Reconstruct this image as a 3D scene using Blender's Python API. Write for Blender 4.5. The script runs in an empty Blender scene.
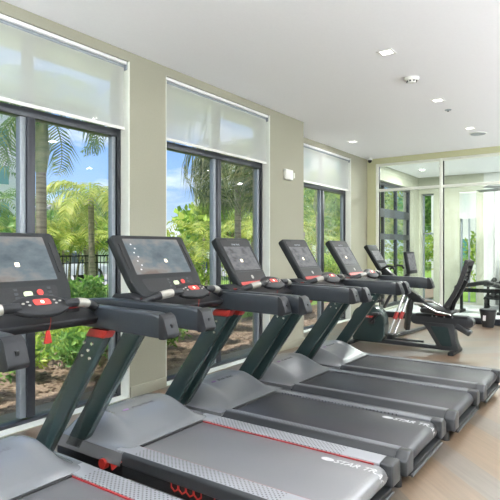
import bpy, bmesh, math, random
from mathutils import Vector, Matrix
R = math.radians
PI = math.pi
scene = bpy.context.scene
COL = scene.collection
V = Vector

# ------------------------------------------------------------------ materials
def mat(name, col=(.5,.5,.5), rough=.5, metal=0., spec=.5, emit=None, es=0., coat=0.):
    m = bpy.data.materials.new(name); m.use_nodes = True
    b = m.node_tree.nodes['Principled BSDF']
    b.inputs['Base Color'].default_value = (*col, 1)
    b.inputs['Roughness'].default_value = rough
    b.inputs['Metallic'].default_value = metal
    b.inputs['Specular IOR Level'].default_value = spec
    b.inputs['Coat Weight'].default_value = coat
    if emit:
        b.inputs['Emission Color'].default_value = (*emit, 1)
        b.inputs['Emission Strength'].default_value = es
    return m
def N(m, t, **kw):
    n = m.node_tree.nodes.new(t)
    for k, v in kw.items(): setattr(n, k, v)
    return n
def L(m, a, b): m.node_tree.links.new(a, b)
def bsdf(m): return m.node_tree.nodes['Principled BSDF']
def ramp(m, fac, stops):
    r = N(m, 'ShaderNodeValToRGB'); L(m, fac, r.inputs[0])
    e = r.color_ramp.elements
    while len(e) < len(stops): e.new(.5)
    for i, (p, c) in enumerate(stops): e[i].position = p; e[i].color = (*c, 1)
    return r
def noise(m, vec, scale, detail=3, rough=.55):
    n = N(m, 'ShaderNodeTexNoise'); n.inputs['Scale'].default_value = scale
    n.inputs['Detail'].default_value = detail; n.inputs['Roughness'].default_value = rough
    if vec is not None: L(m, vec, n.inputs['Vector'])
    return n
def coords(m, which='Object', scale=None):
    t = N(m, 'ShaderNodeTexCoord'); o = t.outputs[which]
    if scale:
        mp = N(m, 'ShaderNodeMapping'); mp.inputs['Scale'].default_value = scale
        L(m, o, mp.inputs[0]); o = mp.outputs[0]
    return o
def bump(m, h, strength=.2, dist=.01):
    b = N(m, 'ShaderNodeBump'); b.inputs['Strength'].default_value = strength
    b.inputs['Distance'].default_value = dist
    L(m, h, b.inputs['Height']); L(m, b.outputs[0], bsdf(m).inputs['Normal'])
def noisy(name, c1, c2, scale, rough=.6, bs=.1, metal=0, which='Object', spec=.5, sc=None, detail=4):
    m = mat(name, c1, rough, metal, spec)
    n = noise(m, coords(m, which, sc), scale, detail)
    r = ramp(m, n.outputs['Fac'], [(.3, c1), (.7, c2)])
    L(m, r.outputs[0], bsdf(m).inputs['Base Color'])
    if bs: bump(m, n.outputs['Fac'], bs)
    return m

M = {}
M['paint']   = noisy('wall_paint', (.29,.285,.222), (.305,.30,.236), 60, .75, .03)
M['paint_back'] = noisy('back_wall_paint_lit', (.50,.505,.315), (.52,.525,.33), 60, .75, .03)  # same wall paint made lighter and yellower for the light on the back wall
M['ceil']    = noisy('ceiling_paint', (.86,.865,.90), (.88,.885,.92), 40, .85, .02)
M['trimw']   = noisy('pale_trim', (.68,.68,.60), (.70,.70,.62), 30, .5, 0)
M['dframe']  = noisy('charcoal_aluminium', (.030,.034,.042), (.036,.040,.050), 50, .35, 0, .3)
M['aframe']  = noisy('silver_aluminium', (.24,.27,.30), (.27,.30,.33), 50, .45, 0, .3)
M['wframe']  = noisy('white_frame', (.74,.76,.70), (.78,.80,.74), 30, .4, 0)
M['plast']   = noisy('dark_plastic', (.012,.013,.015), (.016,.017,.019), 300, .42, .02, spec=.22)
M['console'] = noisy('console_plastic', (.014,.016,.017), (.018,.020,.021), 300, .5, .02, spec=.14)
M['upr']     = noisy('upright_paint', (.018,.034,.034), (.022,.040,.040), 200, .24, .01)
M['rail']    = noisy('rail_plastic', (.016,.020,.025), (.020,.025,.031), 200, .30, .02)
M['rubber']  = noisy('black_rubber', (.012,.012,.013), (.018,.018,.019), 200, .6, .05)
M['hood']    = noisy('silver_hood', (.30,.31,.325), (.33,.34,.36), 250, .27, .01, .5)
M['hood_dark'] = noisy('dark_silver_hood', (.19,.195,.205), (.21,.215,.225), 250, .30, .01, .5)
M['side']    = noisy('grey_side_paint', (.024,.026,.029), (.029,.031,.034), 250, .38, .01, .1)
M['black']   = noisy('black_metal', (.010,.011,.012), (.016,.017,.018), 100, .45, .02, spec=.25)
M['chrome']  = noisy('chrome', (.72,.73,.75), (.78,.79,.80), 30, .15, 0, 1)
M['red']     = noisy('red_plastic', (.30,.018,.014), (.36,.024,.018), 100, .35, 0)
M['redlit']  = mat('red_indicator', (.42,.03,.025), .35, emit=(1,.08,.05), es=.10)
M['redstrip']= noisy('red_strip', (.24,.012,.016), (.30,.018,.022), 60, .3, 0)
M['white']   = noisy('white_print', (.75,.75,.76), (.82,.82,.83), 60, .5, 0)
M['belt_print'] = noisy('worn_white_print', (.42,.42,.43), (.55,.55,.56), 60, .5, 0)
M['greyprint'] = noisy('grey_print', (.05,.045,.055), (.07,.065,.075), 60, .5, 0)
M['purple']  = noisy('purple_print', (.16,.06,.20), (.20,.08,.24), 60, .5, 0)
M['silver']  = noisy('silver_grip', (.30,.29,.26), (.34,.33,.30), 60, .42, 0, .4)
M['green_key'] = mat('green_key', (.35,.42,.25), .4, emit=(.55,.7,.35), es=.35)
M['whiteplas'] = noisy('white_plastic', (.74,.74,.71), (.78,.78,.75), 60, .45, 0)
M['tealglass'] = mat('teal_window_glass', (.10,.32,.30), .15)
M['darkglass'] = mat('dark_window_glass', (.05,.07,.09), .08)
M['lamp']    = mat('lamp_lens', (.9,.9,.9), .4, emit=(1,.97,.92), es=3.2)
M['orb']     = mat('screen_icon', (.9,.8,.6), .4, emit=(1,.86,.62), es=1.1)
M['stucco']  = noisy('white_stucco', (.68,.68,.66), (.76,.76,.74), 8, .85, .1)
M['beige']   = noisy('beige_stucco', (.60,.62,.60), (.68,.70,.68), 4, .85, .05)
M['roof']    = noisy('grey_roof', (.22,.21,.20), (.30,.29,.28), 12, .85, .1)
M['carw']    = noisy('white_car_paint', (.72,.73,.74), (.76,.77,.78), 5, .2, 0)
M['card']    = noisy('blue_car_paint', (.05,.09,.16), (.06,.11,.19), 5, .2, 0)
M['greyfloor'] = noisy('grey_rubber_floor', (.55,.56,.57), (.66,.67,.68), 5, .25, .02)
M['farpaint'] = noisy('far_room_paint', (.56,.57,.56), (.60,.61,.60), 4, .35, 0)
M['fargreen'] = noisy('far_green_paint', (.36,.37,.29), (.40,.41,.33), 4, .6, 0)

# belt: dark woven rubber
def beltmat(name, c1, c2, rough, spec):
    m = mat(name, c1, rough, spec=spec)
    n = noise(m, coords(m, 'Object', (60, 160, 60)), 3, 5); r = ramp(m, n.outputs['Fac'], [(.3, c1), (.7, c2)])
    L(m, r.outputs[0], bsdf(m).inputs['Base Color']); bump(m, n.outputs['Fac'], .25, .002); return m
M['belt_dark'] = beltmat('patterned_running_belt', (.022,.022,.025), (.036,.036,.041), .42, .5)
m = M['belt'] = mat('running_belt', (.05,.05,.053), .36, spec=.8); bsdf(m).inputs['IOR'].default_value = 1.5  # base colour lightened to stand in for window glare on the wide belts
n = noise(m, coords(m, 'Object', (60, 160, 60)), 3, 5); r = ramp(m, n.outputs['Fac'], [(.3, (.10,.10,.105)), (.7, (.17,.168,.176))])
L(m, r.outputs[0], bsdf(m).inputs['Base Color']); bump(m, n.outputs['Fac'], .25, .002)

# foot rail: light plastic with rows of dark holes
def perf(name, base, hole):
    m = mat(name, base, .42)
    o = coords(m, 'Object'); s = N(m, 'ShaderNodeSeparateXYZ'); L(m, o, s.inputs[0])
    def wav(sock, f, ph=0):
        a = N(m, 'ShaderNodeMath', operation='MULTIPLY'); L(m, sock, a.inputs[0]); a.inputs[1].default_value = f
        b = N(m, 'ShaderNodeMath', operation='SINE'); L(m, a.outputs[0], b.inputs[0]); return b.outputs[0]
    a = wav(s.outputs[0], 2*PI/.030); b = wav(s.outputs[1], 2*PI/.030)
    p = N(m, 'ShaderNodeMath', operation='MULTIPLY'); L(m, a, p.inputs[0]); L(m, b, p.inputs[1])
    g = N(m, 'ShaderNodeMath', operation='GREATER_THAN'); L(m, p.outputs[0], g.inputs[0]); g.inputs[1].default_value = .48
    # only between x=-.32 and .78 (the perforated stretch)
    h1 = N(m, 'ShaderNodeMath', operation='GREATER_THAN'); L(m, s.outputs[0], h1.inputs[0]); h1.inputs[1].default_value = -.30
    h2 = N(m, 'ShaderNodeMath', operation='LESS_THAN'); L(m, s.outputs[0], h2.inputs[0]); h2.inputs[1].default_value = .74
    q = N(m, 'ShaderNodeMath', operation='MULTIPLY'); L(m, h1.outputs[0], q.inputs[0]); L(m, h2.outputs[0], q.inputs[1])
    q2 = N(m, 'ShaderNodeMath', operation='MULTIPLY'); L(m, q.outputs[0], q2.inputs[0]); L(m, g.outputs[0], q2.inputs[1])
    mx = N(m, 'ShaderNodeMix', data_type='RGBA'); L(m, q2.outputs[0], mx.inputs['Factor'])
    mx.inputs['A'].default_value = (*base, 1); mx.inputs['B'].default_value = (*hole, 1)
    L(m, mx.outputs['Result'], bsdf(m).inputs['Base Color'])
    return m
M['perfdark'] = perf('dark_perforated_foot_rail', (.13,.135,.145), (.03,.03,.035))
M['perf'] = perf('perforated_foot_rail', (.23,.235,.25), (.035,.035,.04))

# floor planks: colour per plank comes from a colour attribute, grain from the plank's own UV
m = M['wood'] = mat('wood_planks', (.5,.4,.3), .36, spec=.95)
at = N(m, 'ShaderNodeAttribute'); at.attribute_name = 'plank'
uv = coords(m, 'UV', (1.2, 14, 1)); n1 = noise(m, uv, 2.2, 6, .6)
rg = ramp(m, n1.outputs['Fac'], [(.25, (.72,.72,.72)), (.75, (1.12,1.12,1.12))])
mx = N(m, 'ShaderNodeMix', data_type='RGBA', blend_type='MULTIPLY'); mx.inputs['Factor'].default_value = 1
L(m, at.outputs['Color'], mx.inputs['A']); L(m, rg.outputs[0], mx.inputs['B']); L(m, mx.outputs['Result'], bsdf(m).inputs['Base Color'])
bump(m, n1.outputs['Fac'], .05, .003)

# glass: clear thin pane
def glassmat(name, tint, ior=1.45):
    m = bpy.data.materials.new(name); m.use_nodes = True; nt = m.node_tree; nt.nodes.remove(nt.nodes['Principled BSDF'])
    out = nt.nodes['Material Output']
    tr = N(m, 'ShaderNodeBsdfTransparent'); tr.inputs[0].default_value = (*tint, 1)
    gl = N(m, 'ShaderNodeBsdfGlossy'); gl.inputs['Roughness'].default_value = .02
    lw = N(m, 'ShaderNodeLayerWeight'); lw.inputs[0].default_value = .5
    pw = N(m, 'ShaderNodeMath', operation='POWER'); L(m, lw.outputs['Facing'], pw.inputs[0]); pw.inputs[1].default_value = 4.5
    fr = N(m, 'ShaderNodeMath', operation='MULTIPLY_ADD'); L(m, pw.outputs[0], fr.inputs[0]); fr.inputs[1].default_value = .8; fr.inputs[2].default_value = ior
    mx = N(m, 'ShaderNodeMixShader'); L(m, fr.outputs[0], mx.inputs[0]); L(m, tr.outputs[0], mx.inputs[1]); L(m, gl.outputs[0], mx.inputs[2])
    L(m, mx.outputs[0], out.inputs[0]); return m
M['glass'] = glassmat('window_glass', (.97,.98,.975), .02)
M['pglass'] = glassmat('partition_glass', (.88,.92,.90), .045)

# roller shade fabric: open weave, partly see-through
def shademat():
    m = bpy.data.materials.new('shade_fabric'); m.use_nodes = True; nt = m.node_tree; nt.nodes.remove(nt.nodes['Principled BSDF'])
    out = nt.nodes['Material Output']
    d = N(m, 'ShaderNodeBsdfDiffuse'); d.inputs[0].default_value = (.86,.86,.84,1)
    t = N(m, 'ShaderNodeBsdfTranslucent'); t.inputs[0].default_value = (.90,.90,.88,1)
    tr = N(m, 'ShaderNodeBsdfTransparent')
    m1 = N(m, 'ShaderNodeMixShader'); m1.inputs[0].default_value = .5; L(m, d.outputs[0], m1.inputs[1]); L(m, t.outputs[0], m1.inputs[2])
    w = N(m, 'ShaderNodeTexNoise'); w.inputs['Scale'].default_value = 400
    rr = ramp(m, w.outputs['Fac'], [(.3, (.26,.26,.26)), (.7, (.36,.36,.36))])
    m2 = N(m, 'ShaderNodeMixShader'); L(m, rr.outputs[0], m2.inputs[0]); L(m, m1.outputs[0], m2.inputs[1]); L(m, tr.outputs[0], m2.inputs[2])
    L(m, m2.outputs[0], out.inputs[0]); return m
M['shade'] = shademat()

# console screens: a hazy landscape picture shown by the display
def screenmat(name, cols, st, scale):
    m = mat(name, (.02,.02,.02), .45, spec=.12)
    g = coords(m, 'Object', (1, 1.0, 2.2)); n = noise(m, g, scale, 5, .6)
    r = ramp(m, n.outputs['Fac'], cols); L(m, r.outputs[0], bsdf(m).inputs['Emission Color'])
    bsdf(m).inputs['Emission Strength'].default_value = st; return m
M['scrA'] = screenmat('screen_wide', [(.32,(.10,.17,.22)), (.45,(.26,.36,.42)), (.55,(.50,.50,.48)), (.68,(.40,.30,.25))], .42, 2.6)
M['scrB'] = screenmat('screen_small', [(.32,(.09,.09,.10)), (.5,(.22,.23,.25)), (.65,(.30,.29,.30))], .55, 12)

# leaves / trunks / ground
def leafmat(name, c1, c2, c3):
    m = mat(name, c1, .42, spec=.4)
    g = N(m, 'ShaderNodeNewGeometry')
    r = ramp(m, g.outputs['Random Per Island'], [(0, c1), (.55, c2), (1, c3)])
    L(m, r.outputs[0], bsdf(m).inputs['Base Color'])
    out = m.node_tree.nodes['Material Output']
    t = N(m, 'ShaderNodeBsdfTranslucent'); L(m, r.outputs[0], t.inputs[0])
    mx = N(m, 'ShaderNodeMixShader'); mx.inputs[0].default_value = .38
    L(m, bsdf(m).outputs[0], mx.inputs[1]); L(m, t.outputs[0], mx.inputs[2]); L(m, mx.outputs[0], out.inputs[0])
    return m
M['leafa'] = leafmat('bright_leaves', (.16,.32,.04), (.34,.50,.07), (.58,.64,.14))
M['leafb'] = leafmat('mid_green_leaves', (.07,.20,.04), (.16,.34,.07), (.34,.48,.12))
M['leafc'] = leafmat('deep_green_leaves', (.03,.10,.03), (.07,.18,.05), (.13,.26,.08))
M['palma'] = leafmat('yellow_green_fronds', (.20,.30,.04), (.40,.46,.08), (.58,.58,.14))
M['palmb'] = leafmat('green_fronds', (.07,.17,.04), (.14,.27,.06), (.30,.40,.12))
M['palmc'] = leafmat('drooping_fronds', (.07,.13,.03), (.20,.26,.08), (.42,.42,.20))
M['trunk'] = noisy('palm_trunk', (.20,.16,.12), (.42,.36,.28), 3, .9, .5, sc=(1,1,9))
M['shaft'] = noisy('green_crownshaft', (.16,.20,.08), (.30,.31,.14), 3, .5, .1, sc=(1,1,4))
M['stem'] = noisy('brown_stem', (.10,.07,.04), (.18,.13,.08), 20, .9, .2)
M['mulch'] = noisy('bark_mulch', (.13,.09,.065), (.32,.24,.18), 38, .95, .8, detail=8)
M['lawn'] = noisy('lawn_grass', (.12,.26,.03), (.30,.44,.08), 30, .9, .4, detail=8)
M['road'] = noisy('asphalt_road', (.30,.30,.30), (.40,.40,.40), 10, .9, .1)

# ------------------------------------------------------------------ mesh tools
def newbm(): return bmesh.new()
def tag(o, label=None, cat=None, group=None, kind=None):
    if label: o['label'] = label
    if cat: o['category'] = cat
    if group: o['group'] = group
    if kind: o['kind'] = kind
    return o
def empty(name, loc=(0,0,0), rz=0, label=None, cat=None, group=None, kind=None):
    o = bpy.data.objects.new(name, None); COL.objects.link(o); o.location = loc; o.rotation_euler = (0,0,rz)
    o.empty_display_size = .1
    return tag(o, label, cat, group, kind)
def obj(name, bm, m, parent=None, smooth=False, bevel=0, seg=2, loc=None):
    if bevel:
        bmesh.ops.remove_doubles(bm, verts=bm.verts, dist=1e-5)
        es = [e for e in bm.edges if len(e.link_faces) == 2 and e.calc_face_angle(0) > R(28)]
        bmesh.ops.bevel(bm, geom=es, offset=bevel, segments=seg, affect='EDGES', profile=.5, clamp_overlap=True)
    bmesh.ops.recalc_face_normals(bm, faces=bm.faces)
    me = bpy.data.meshes.new(name); bm.to_mesh(me); bm.free()
    me.materials.append(m)
    if smooth or bevel:
        me.polygons.foreach_set('use_smooth', [True]*len(me.polygons))
        try: me.set_sharp_from_angle(angle=R(40))
        except Exception: pass
    o = bpy.data.objects.new(name, me); COL.objects.link(o)
    if parent: o.parent = parent
    if loc: o.location = loc
    return o
def box(bm, c, s, rot=None):
    vs = []
    for dx in (-.5,.5):
        for dy in (-.5,.5):
            for dz in (-.5,.5):
                p = V((dx*s[0], dy*s[1], dz*s[2]))
                if rot: p = rot @ p
                vs.append(bm.verts.new(p + V(c)))
    for f in ((0,1,3,2),(4,6,7,5),(0,4,5,1),(2,3,7,6),(0,2,6,4),(1,5,7,3)):
        bm.faces.new([vs[i] for i in f])
def bx(bm, x0, x1, y0, y1, z0, z1): box(bm, ((x0+x1)/2,(y0+y1)/2,(z0+z1)/2), (abs(x1-x0),abs(y1-y0),abs(z1-z0)))
def prism(bm, pts, a0, a1, fn):
    """outline pts (u,v) extruded from a0 to a1; fn(u,v,a)->xyz"""
    A = [bm.verts.new(fn(u, v, a0)) for u, v in pts]; B = [bm.verts.new(fn(u, v, a1)) for u, v in pts]
    n = len(pts)
    bm.faces.new(A[::-1]); bm.faces.new(B)
    for i in range(n): bm.faces.new([A[i], A[(i+1)%n], B[(i+1)%n], B[i]])
XZ = lambda u, v, a: (u, a, v)      # outline in x-z, extruded in y
YZ = lambda u, v, a: (a, u, v)
XY = lambda u, v, a: (u, v, a)
def cyl(bm, p0, p1, r0, r1=None, n=16, caps=True):
    r1 = r0 if r1 is None else r1
    p0, p1 = V(p0), V(p1); d = (p1-p0).normalized()
    a = d.orthogonal().normalized(); b = d.cross(a)
    A = [bm.verts.new(p0 + (a*math.cos(2*PI*i/n) + b*math.sin(2*PI*i/n))*r0) for i in range(n)]
    B = [bm.verts.new(p1 + (a*math.cos(2*PI*i/n) + b*math.sin(2*PI*i/n))*r1) for i in range(n)]
    for i in range(n): bm.faces.new([A[i], A[(i+1)%n], B[(i+1)%n], B[i]])
    if caps: bm.faces.new(A[::-1]); bm.faces.new(B)
def tube(bm, pts, r, n=12):
    pts = [V(p) for p in pts]; rs = r if isinstance(r, (list, tuple)) else [r]*len(pts)
    rings = []; a = None
    for i, p in enumerate(pts):
        d = (pts[min(i+1, len(pts)-1)] - pts[max(i-1, 0)]).normalized()
        if a is None: a = d.orthogonal().normalized()
        a = (a - d*a.dot(d)).normalized(); b = d.cross(a)
        rings.append([bm.verts.new(p + (a*math.cos(2*PI*k/n) + b*math.sin(2*PI*k/n))*rs[i]) for k in range(n)])
    for A, B in zip(rings, rings[1:]):
        for k in range(n): bm.faces.new([A[k], A[(k+1)%n], B[(k+1)%n], B[k]])
    bm.faces.new(rings[0][::-1]); bm.faces.new(rings[-1])
def bez(p0, p1, p2, n=8):
    p0, p1, p2 = V(p0), V(p1), V(p2)
    return [p0*(1-t)**2 + p1*2*t*(1-t) + p2*t*t for t in [i/n for i in range(n+1)]]
def rrect(w, h, r, n=5, cx=0, cy=0):
    pts = []
    for sx, sy, a0 in ((1,1,0),(-1,1,90),(-1,-1,180),(1,-1,270)):
        for i in range(n+1):
            a = R(a0 + 90*i/n); pts.append((cx + sx*(w/2-r) + r*math.cos(a), cy + sy*(h/2-r) + r*math.sin(a)))
    return pts
def rpoly(pts, r, n=5):
    """round the corners of a polygon"""
    out = []; k = len(pts)
    for i in range(k):
        p, a, b = V(pts[i]), V(pts[i-1]), V(pts[(i+1)%k])
        rr = r[i] if isinstance(r, (list, tuple)) else r
        if rr <= 0: out.append(tuple(p)); continue
        da, db = (a-p), (b-p); t = min(rr, da.length*.48, db.length*.48)
        q0, q1 = p + da.normalized()*t, p + db.normalized()*t
        for j in range(n+1):
            s = j/n; q = q0*(1-s)**2 + p*2*s*(1-s) + q1*s*s; out.append((q.x, q.y))
    return out
def textmesh(s, size, mtx, m, name, parent, depth=.0006, shear=0):
    cu = bpy.data.curves.new(name, 'FONT'); cu.body = s; cu.size = size; cu.extrude = depth; cu.shear = shear
    cu.align_x = 'CENTER'; cu.align_y = 'CENTER'; cu.offset = size*.012
    t = bpy.data.objects.new('tmp', cu); COL.objects.link(t)
    me = bpy.data.meshes.new_from_object(t.evaluated_get(bpy.context.evaluated_depsgraph_get()))
    bpy.data.objects.remove(t); me.name = name; me.transform(mtx); me.materials.clear(); me.materials.append(m)
    o = bpy.data.objects.new(name, me); COL.objects.link(o); o.parent = parent; return o
def frame(origin, ux, uy):
    ux = V(ux).normalized(); uy = V(uy).normalized(); uz = ux.cross(uy)
    mt = Matrix((ux, uy, uz)).transposed().to_4x4(); mt.translation = V(origin); return mt
def copy_tree(o, parent=None):
    c = o.copy(); COL.objects.link(c); c.parent = parent
    for ch in list(o.children): copy_tree(ch, c)
    return c
def struct(name, bm, m, parent=None, **kw):
    o = obj(name, bm, m, parent, **kw)
    if not parent: o['kind'] = 'structure'
    return o

# ------------------------------------------------------------------ the room
H = 3.457
XR, YB, YG, YF = 8.6, -3.2, 11.0, 14.6
W1 = (1.49, 3.56); W2 = (4.07, 6.14); W3 = (7.92, 10.06)
HEAD = 3.36

def herringbone():
    bm = newbm(); w, n = .23, 8; Lp = w*n
    col = bm.loops.layers.float_color.new('plank'); uvl = bm.loops.layers.uv.new('UVMap')
    rnd = random.Random(4)
    c, s = math.cos(PI/4), math.sin(PI/4)
    tones = [(.165,.112,.072),(.175,.118,.074),(.152,.115,.086),(.140,.115,.095),(.185,.128,.083),(.147,.118,.093),(.165,.103,.064)]
    x0, x1, y0, y1 = -.53, XR, YB, YG
    def clip(poly):
        for ax, lim, sg in ((0,x0,1),(0,x1,-1),(1,y0,1),(1,y1,-1)):
            out = []
            for i in range(len(poly)):
                a, b = poly[i-1], poly[i]; da, db = sg*(a[ax]-lim), sg*(b[ax]-lim)
                if (da >= 0) != (db >= 0):
                    t = da/(da-db); out.append((a[0]+(b[0]-a[0])*t, a[1]+(b[1]-a[1])*t))
                if db >= 0: out.append(b)
            poly = out
            if len(poly) < 3: return None
        return poly
    def plank(u0, v0, horiz):
        a, b = (Lp, w) if horiz else (w, Lp)
        q = [(u0,v0),(u0+a,v0),(u0+a,v0+b),(u0,v0+b)]
        P = clip([(u*c - v*s + 4, u*s + v*c + 4) for u, v in q])
        if not P: return
        f = bm.faces.new([bm.verts.new((x, y, 0)) for x, y in P])
        t = rnd.choice(tones); k = rnd.uniform(.76, .96); t = tuple(q*k for q in t); off = rnd.uniform(0, 50)
        for l in f.loops:
            x, y = l.vert.co.x-4, l.vert.co.y-4; u, v = x*c+y*s, -x*s+y*c
            l[col] = (*t, 1); l[uvl].uv = ((u if horiz else v)+off, (v if horiz else u)+off)
    # herringbone lattice: step (w,w) along the diagonal, and (2L... ) across
    for j in range(-60, 61):
        for i in range(-9, 10):
            bu, bv = j*w + i*Lp, j*w - i*Lp
            plank(bu, bv, True)
            plank(bu + Lp, bv + w - Lp, False)
    return bm
bmf = herringbone()
floor = struct('floor', bmf, M['wood'])
bm = newbm(); bx(bm, -.28, XR+.3, YB-.3, YG, -.12, -.004); bx(bm, -.76, -.28, 7.1, YG, -.12, -.004)
struct('floor_slab', bm, M['greyfloor'])
bm = newbm(); bx(bm, -.80, XR+.3, YG, YF+.3, -.12, 0)
struct('floor_far_room', bm, M['greyfloor'])
bm = newbm(); bx(bm, -.9, XR+.3, YB-.3, YF+.3, H, H+.35)
struct('ceiling', bm, M['ceil'])

def wall_x(bm, xa, xb, y0, y1, opens, z1=H, z0=-.1):
    """wall slab along y between x=xa..xb, with openings (y0,y1,zb,zt)"""
    y = y0
    for (a, b, zb, zt) in opens:
        bx(bm, xa, xb, y, a, z0, z1)
        if zb > z0: bx(bm, xa, xb, a, b, z0, zb)
        if zt < z1: bx(bm, xa, xb, a, b, zt, z1)
        y = b
    bx(bm, xa, xb, y, y1, z0, z1)
def wall_y(bm, ya, yb, x0, x1, opens, z1=H, z0=-.1):
    x = x0
    for (a, b, zb, zt) in opens:
        bx(bm, x, a, ya, yb, z0, z1)
        if zb > z0: bx(bm, a, b, ya, yb, z0, zb)
        if zt < z1: bx(bm, a, b, ya, yb, zt, z1)
        x = b
    bx(bm, x, x1, ya, yb, z0, z1)
bm = newbm(); wall_x(bm, -.30, 0, YB-.3, 6.97, [(-1.3,.75,.006,HEAD), (W1[0],W1[1],.006,HEAD), (W2[0],W2[1],.006,HEAD)])
bx(bm, -.68, 0, 6.97, 7.1, -.1, H)
wall_x(bm, -.78, -.53, 7.1, YG+.08, [(W3[0],W3[1],.006,HEAD)])
struct('wall_left', bm, M['paint'])
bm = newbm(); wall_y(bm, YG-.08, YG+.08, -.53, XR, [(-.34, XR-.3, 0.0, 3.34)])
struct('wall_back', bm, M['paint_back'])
bm = newbm(); wall_x(bm, XR, XR+.3, YB-.3, YF+.3, [])
struct('wall_right', bm, M['paint'])
bm = newbm(); wall_y(bm, YB-.3, YB, -.3, XR, [])
struct('wall_front', bm, M['paint'])
# baseboards
bm = newbm()
for a, b in ((YB,-1.3),(.75,W1[0]),(W1[1],W2[0]),(W2[1],7.1)): bx(bm, 0, .014, a, b, 0, .11)
bx(bm, -.53, -.516, 7.1, W3[0], 0, .11); bx(bm, -.53, -.516, W3[1], YG-.08, 0, .11); bx(bm, -.516, .014, 7.1, 7.114, 0, .11)
struct('baseboard_left', bm, M['paint'], bevel=.003)
bm = newbm(); bx(bm, -.516, -.36, YG-.094, YG-.08, 0, .11); struct('baseboard_back', bm, M['paint'], bevel=.003)

def window(name, y0, y1, xw, face):
    """xw: x of the glazing plane, face: x of the room side of the wall"""
    root = empty(name, (xw, (y0+y1)/2, .006), kind='structure')
    z0w = .006; h = HEAD-z0w; hw = (y1-y0)/2
    T = 2.615-z0w
    bm = newbm()
    bx(bm, -.05,.05, -hw,-hw+.06, 0,h); bx(bm, -.05,.05, hw-.06,hw, 0,h)
    bx(bm, -.05,.05, -hw+.06,hw-.06, 0,.035); bx(bm, -.05,.05, -hw+.06,hw-.06, h-.05,h)
    bx(bm, -.05,.05, -hw+.06,hw-.06, T,T+.075)
    obj('window_frame', bm, M['dframe'], root, bevel=.004)
    bm = newbm(); bx(bm, -.05,.055, 0,.075, .05,T); bx(bm, -.04,.04, 0,.07, T+.075,h-.05)
    obj('mullion', bm, M['dframe'], root, bevel=.004)
    bm = newbm(); bx(bm, -.03,.035, -.055,0, .05,T)
    obj('sash_stile', bm, M['aframe'], root, bevel=.004)
    bm = newbm(); bx(bm, -.03,.03, hw-.105,hw-.06, .05,T)
    obj('sash_stile', bm, M['aframe'], root, bevel=.004)
    for a, b, c, d in ((-hw+.06,-.055,.05,T),(.075,hw-.105,.05,T),(-hw+.06,0,T+.075,h-.05),(.075,hw-.06,T+.075,h-.05)):
        bm = newbm(); bx(bm, -.004,.004, a,b, c,d); obj('window_pane', bm, M['glass'], root)
    # pale jamb lining and sill on the room side
    bm = newbm(); d = face-xw
    bx(bm, .05,d-.002, hw-.012,hw, 0,h); bx(bm, .05,d-.002, -hw,-hw+.012, 0,h); bx(bm, .05,d-.002, -hw+.012,hw-.012, 0,.006)
    obj('jamb_lining', bm, M['wframe'], root)
    return root
window('window_0', -1.3, .75, -.17, 0)
window('window_1', *W1, -.17, 0)
window('window_2', *W2, -.17, 0)
window('window_3', *W3, -.70, -.53)

def shade(y0, y1, x, label, zb=2.68):
    w = y1-y0-.05; root = empty('roller_shade', (x, (y0+y1)/2, HEAD), 0, label, 'window shade', 'roller shades at the left windows')
    h = HEAD - zb
    bm = newbm(); bm.faces.new([bm.verts.new(q) for q in ((0,-w/2+.012,-h+.02),(0,w/2-.012,-h+.02),(0,w/2-.012,-.05),(0,-w/2+.012,-.05))]); obj('shade_fabric', bm, M['shade'], root)
    bm = newbm(); cyl(bm, (-.02,-w/2+.006,-.045), (-.02,w/2-.006,-.045), .026, n=20); obj('roller_tube', bm, M['aframe'], root, smooth=True)
    bm = newbm(); prism(bm, rrect(.075,.082,.012,3,-.01,-.043), w/2-.004, w/2+.008, XZ); obj('end_bracket', bm, M['aframe'], root)
    bm = newbm(); prism(bm, rrect(.075,.082,.012,3,-.01,-.043), -w/2-.008, -w/2+.004, XZ); obj('end_bracket', bm, M['aframe'], root)
    bm = newbm(); bx(bm, -.028,.030, -w/2,w/2, -.032,-.001); obj('head_rail', bm, M['white'], root, bevel=.003)
    bm = newbm(); prism(bm, rrect(.018,.032,.006,3,0,-h+.012), -w/2+.01, w/2-.01, XZ); obj('hem_bar', bm, M['whiteplas'], root, smooth=True)
    return root
shade(-1.3, .75, -.045, 'pale roller shade at the window beyond the left edge of the photo')
shade(*W1, -.045, 'pale see-through roller shade over the nearest window, largest of the shades')
shade(*W2, -.045, 'pale roller shade half lit by bright foliage over the middle window')
shade(*W3, -.575, 'pale plain roller shade over the farthest window, past the wall corner')

# glass partition
gw = empty('window_4', (0, YG, 0), kind='structure')
xs = [-.34, 1.05, 2.45, 3.85, 5.25, 6.65, XR-.3]
bm = newbm()
bx(bm, xs[0], xs[-1], -.05,.05, 3.285,3.34); bx(bm, xs[0], xs[-1], -.045,.045, 2.735,2.79)
obj('partition_rail', bm, M['wframe'], gw, bevel=.004)
bm = newbm(); bx(bm, xs[0], xs[-1], -.05,.05, 0,.12); obj('partition_curb', bm, M['dframe'], gw, bevel=.004)
for i, x in enumerate(xs):
    bm = newbm(); a = x if i == 0 else x-.03; b = x if i == len(xs)-1 else x+.03
    if i == 0: b = x+.055
    if i == len(xs)-1: a = x-.055
    bx(bm, a, b, -.055,.055, .12,3.34); obj('partition_mullion', bm, M['wframe'], gw, bevel=.004)
    if i < len(xs)-1:
        bm = newbm(); bx(bm, b, b+.018, -.02,.02, .12,3.285); obj('dark_strip', bm, M['black'], gw)  # dark strip along one side of the mullion
for a, b in zip(xs, xs[1:]):
    for z0, z1 in ((.12,2.735),(2.79,3.285)):
        bm = newbm(); bx(bm, a+.03, b-.03, -.004,.004, z0, z1); obj('partition_pane', bm, M['pglass'], gw)

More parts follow.
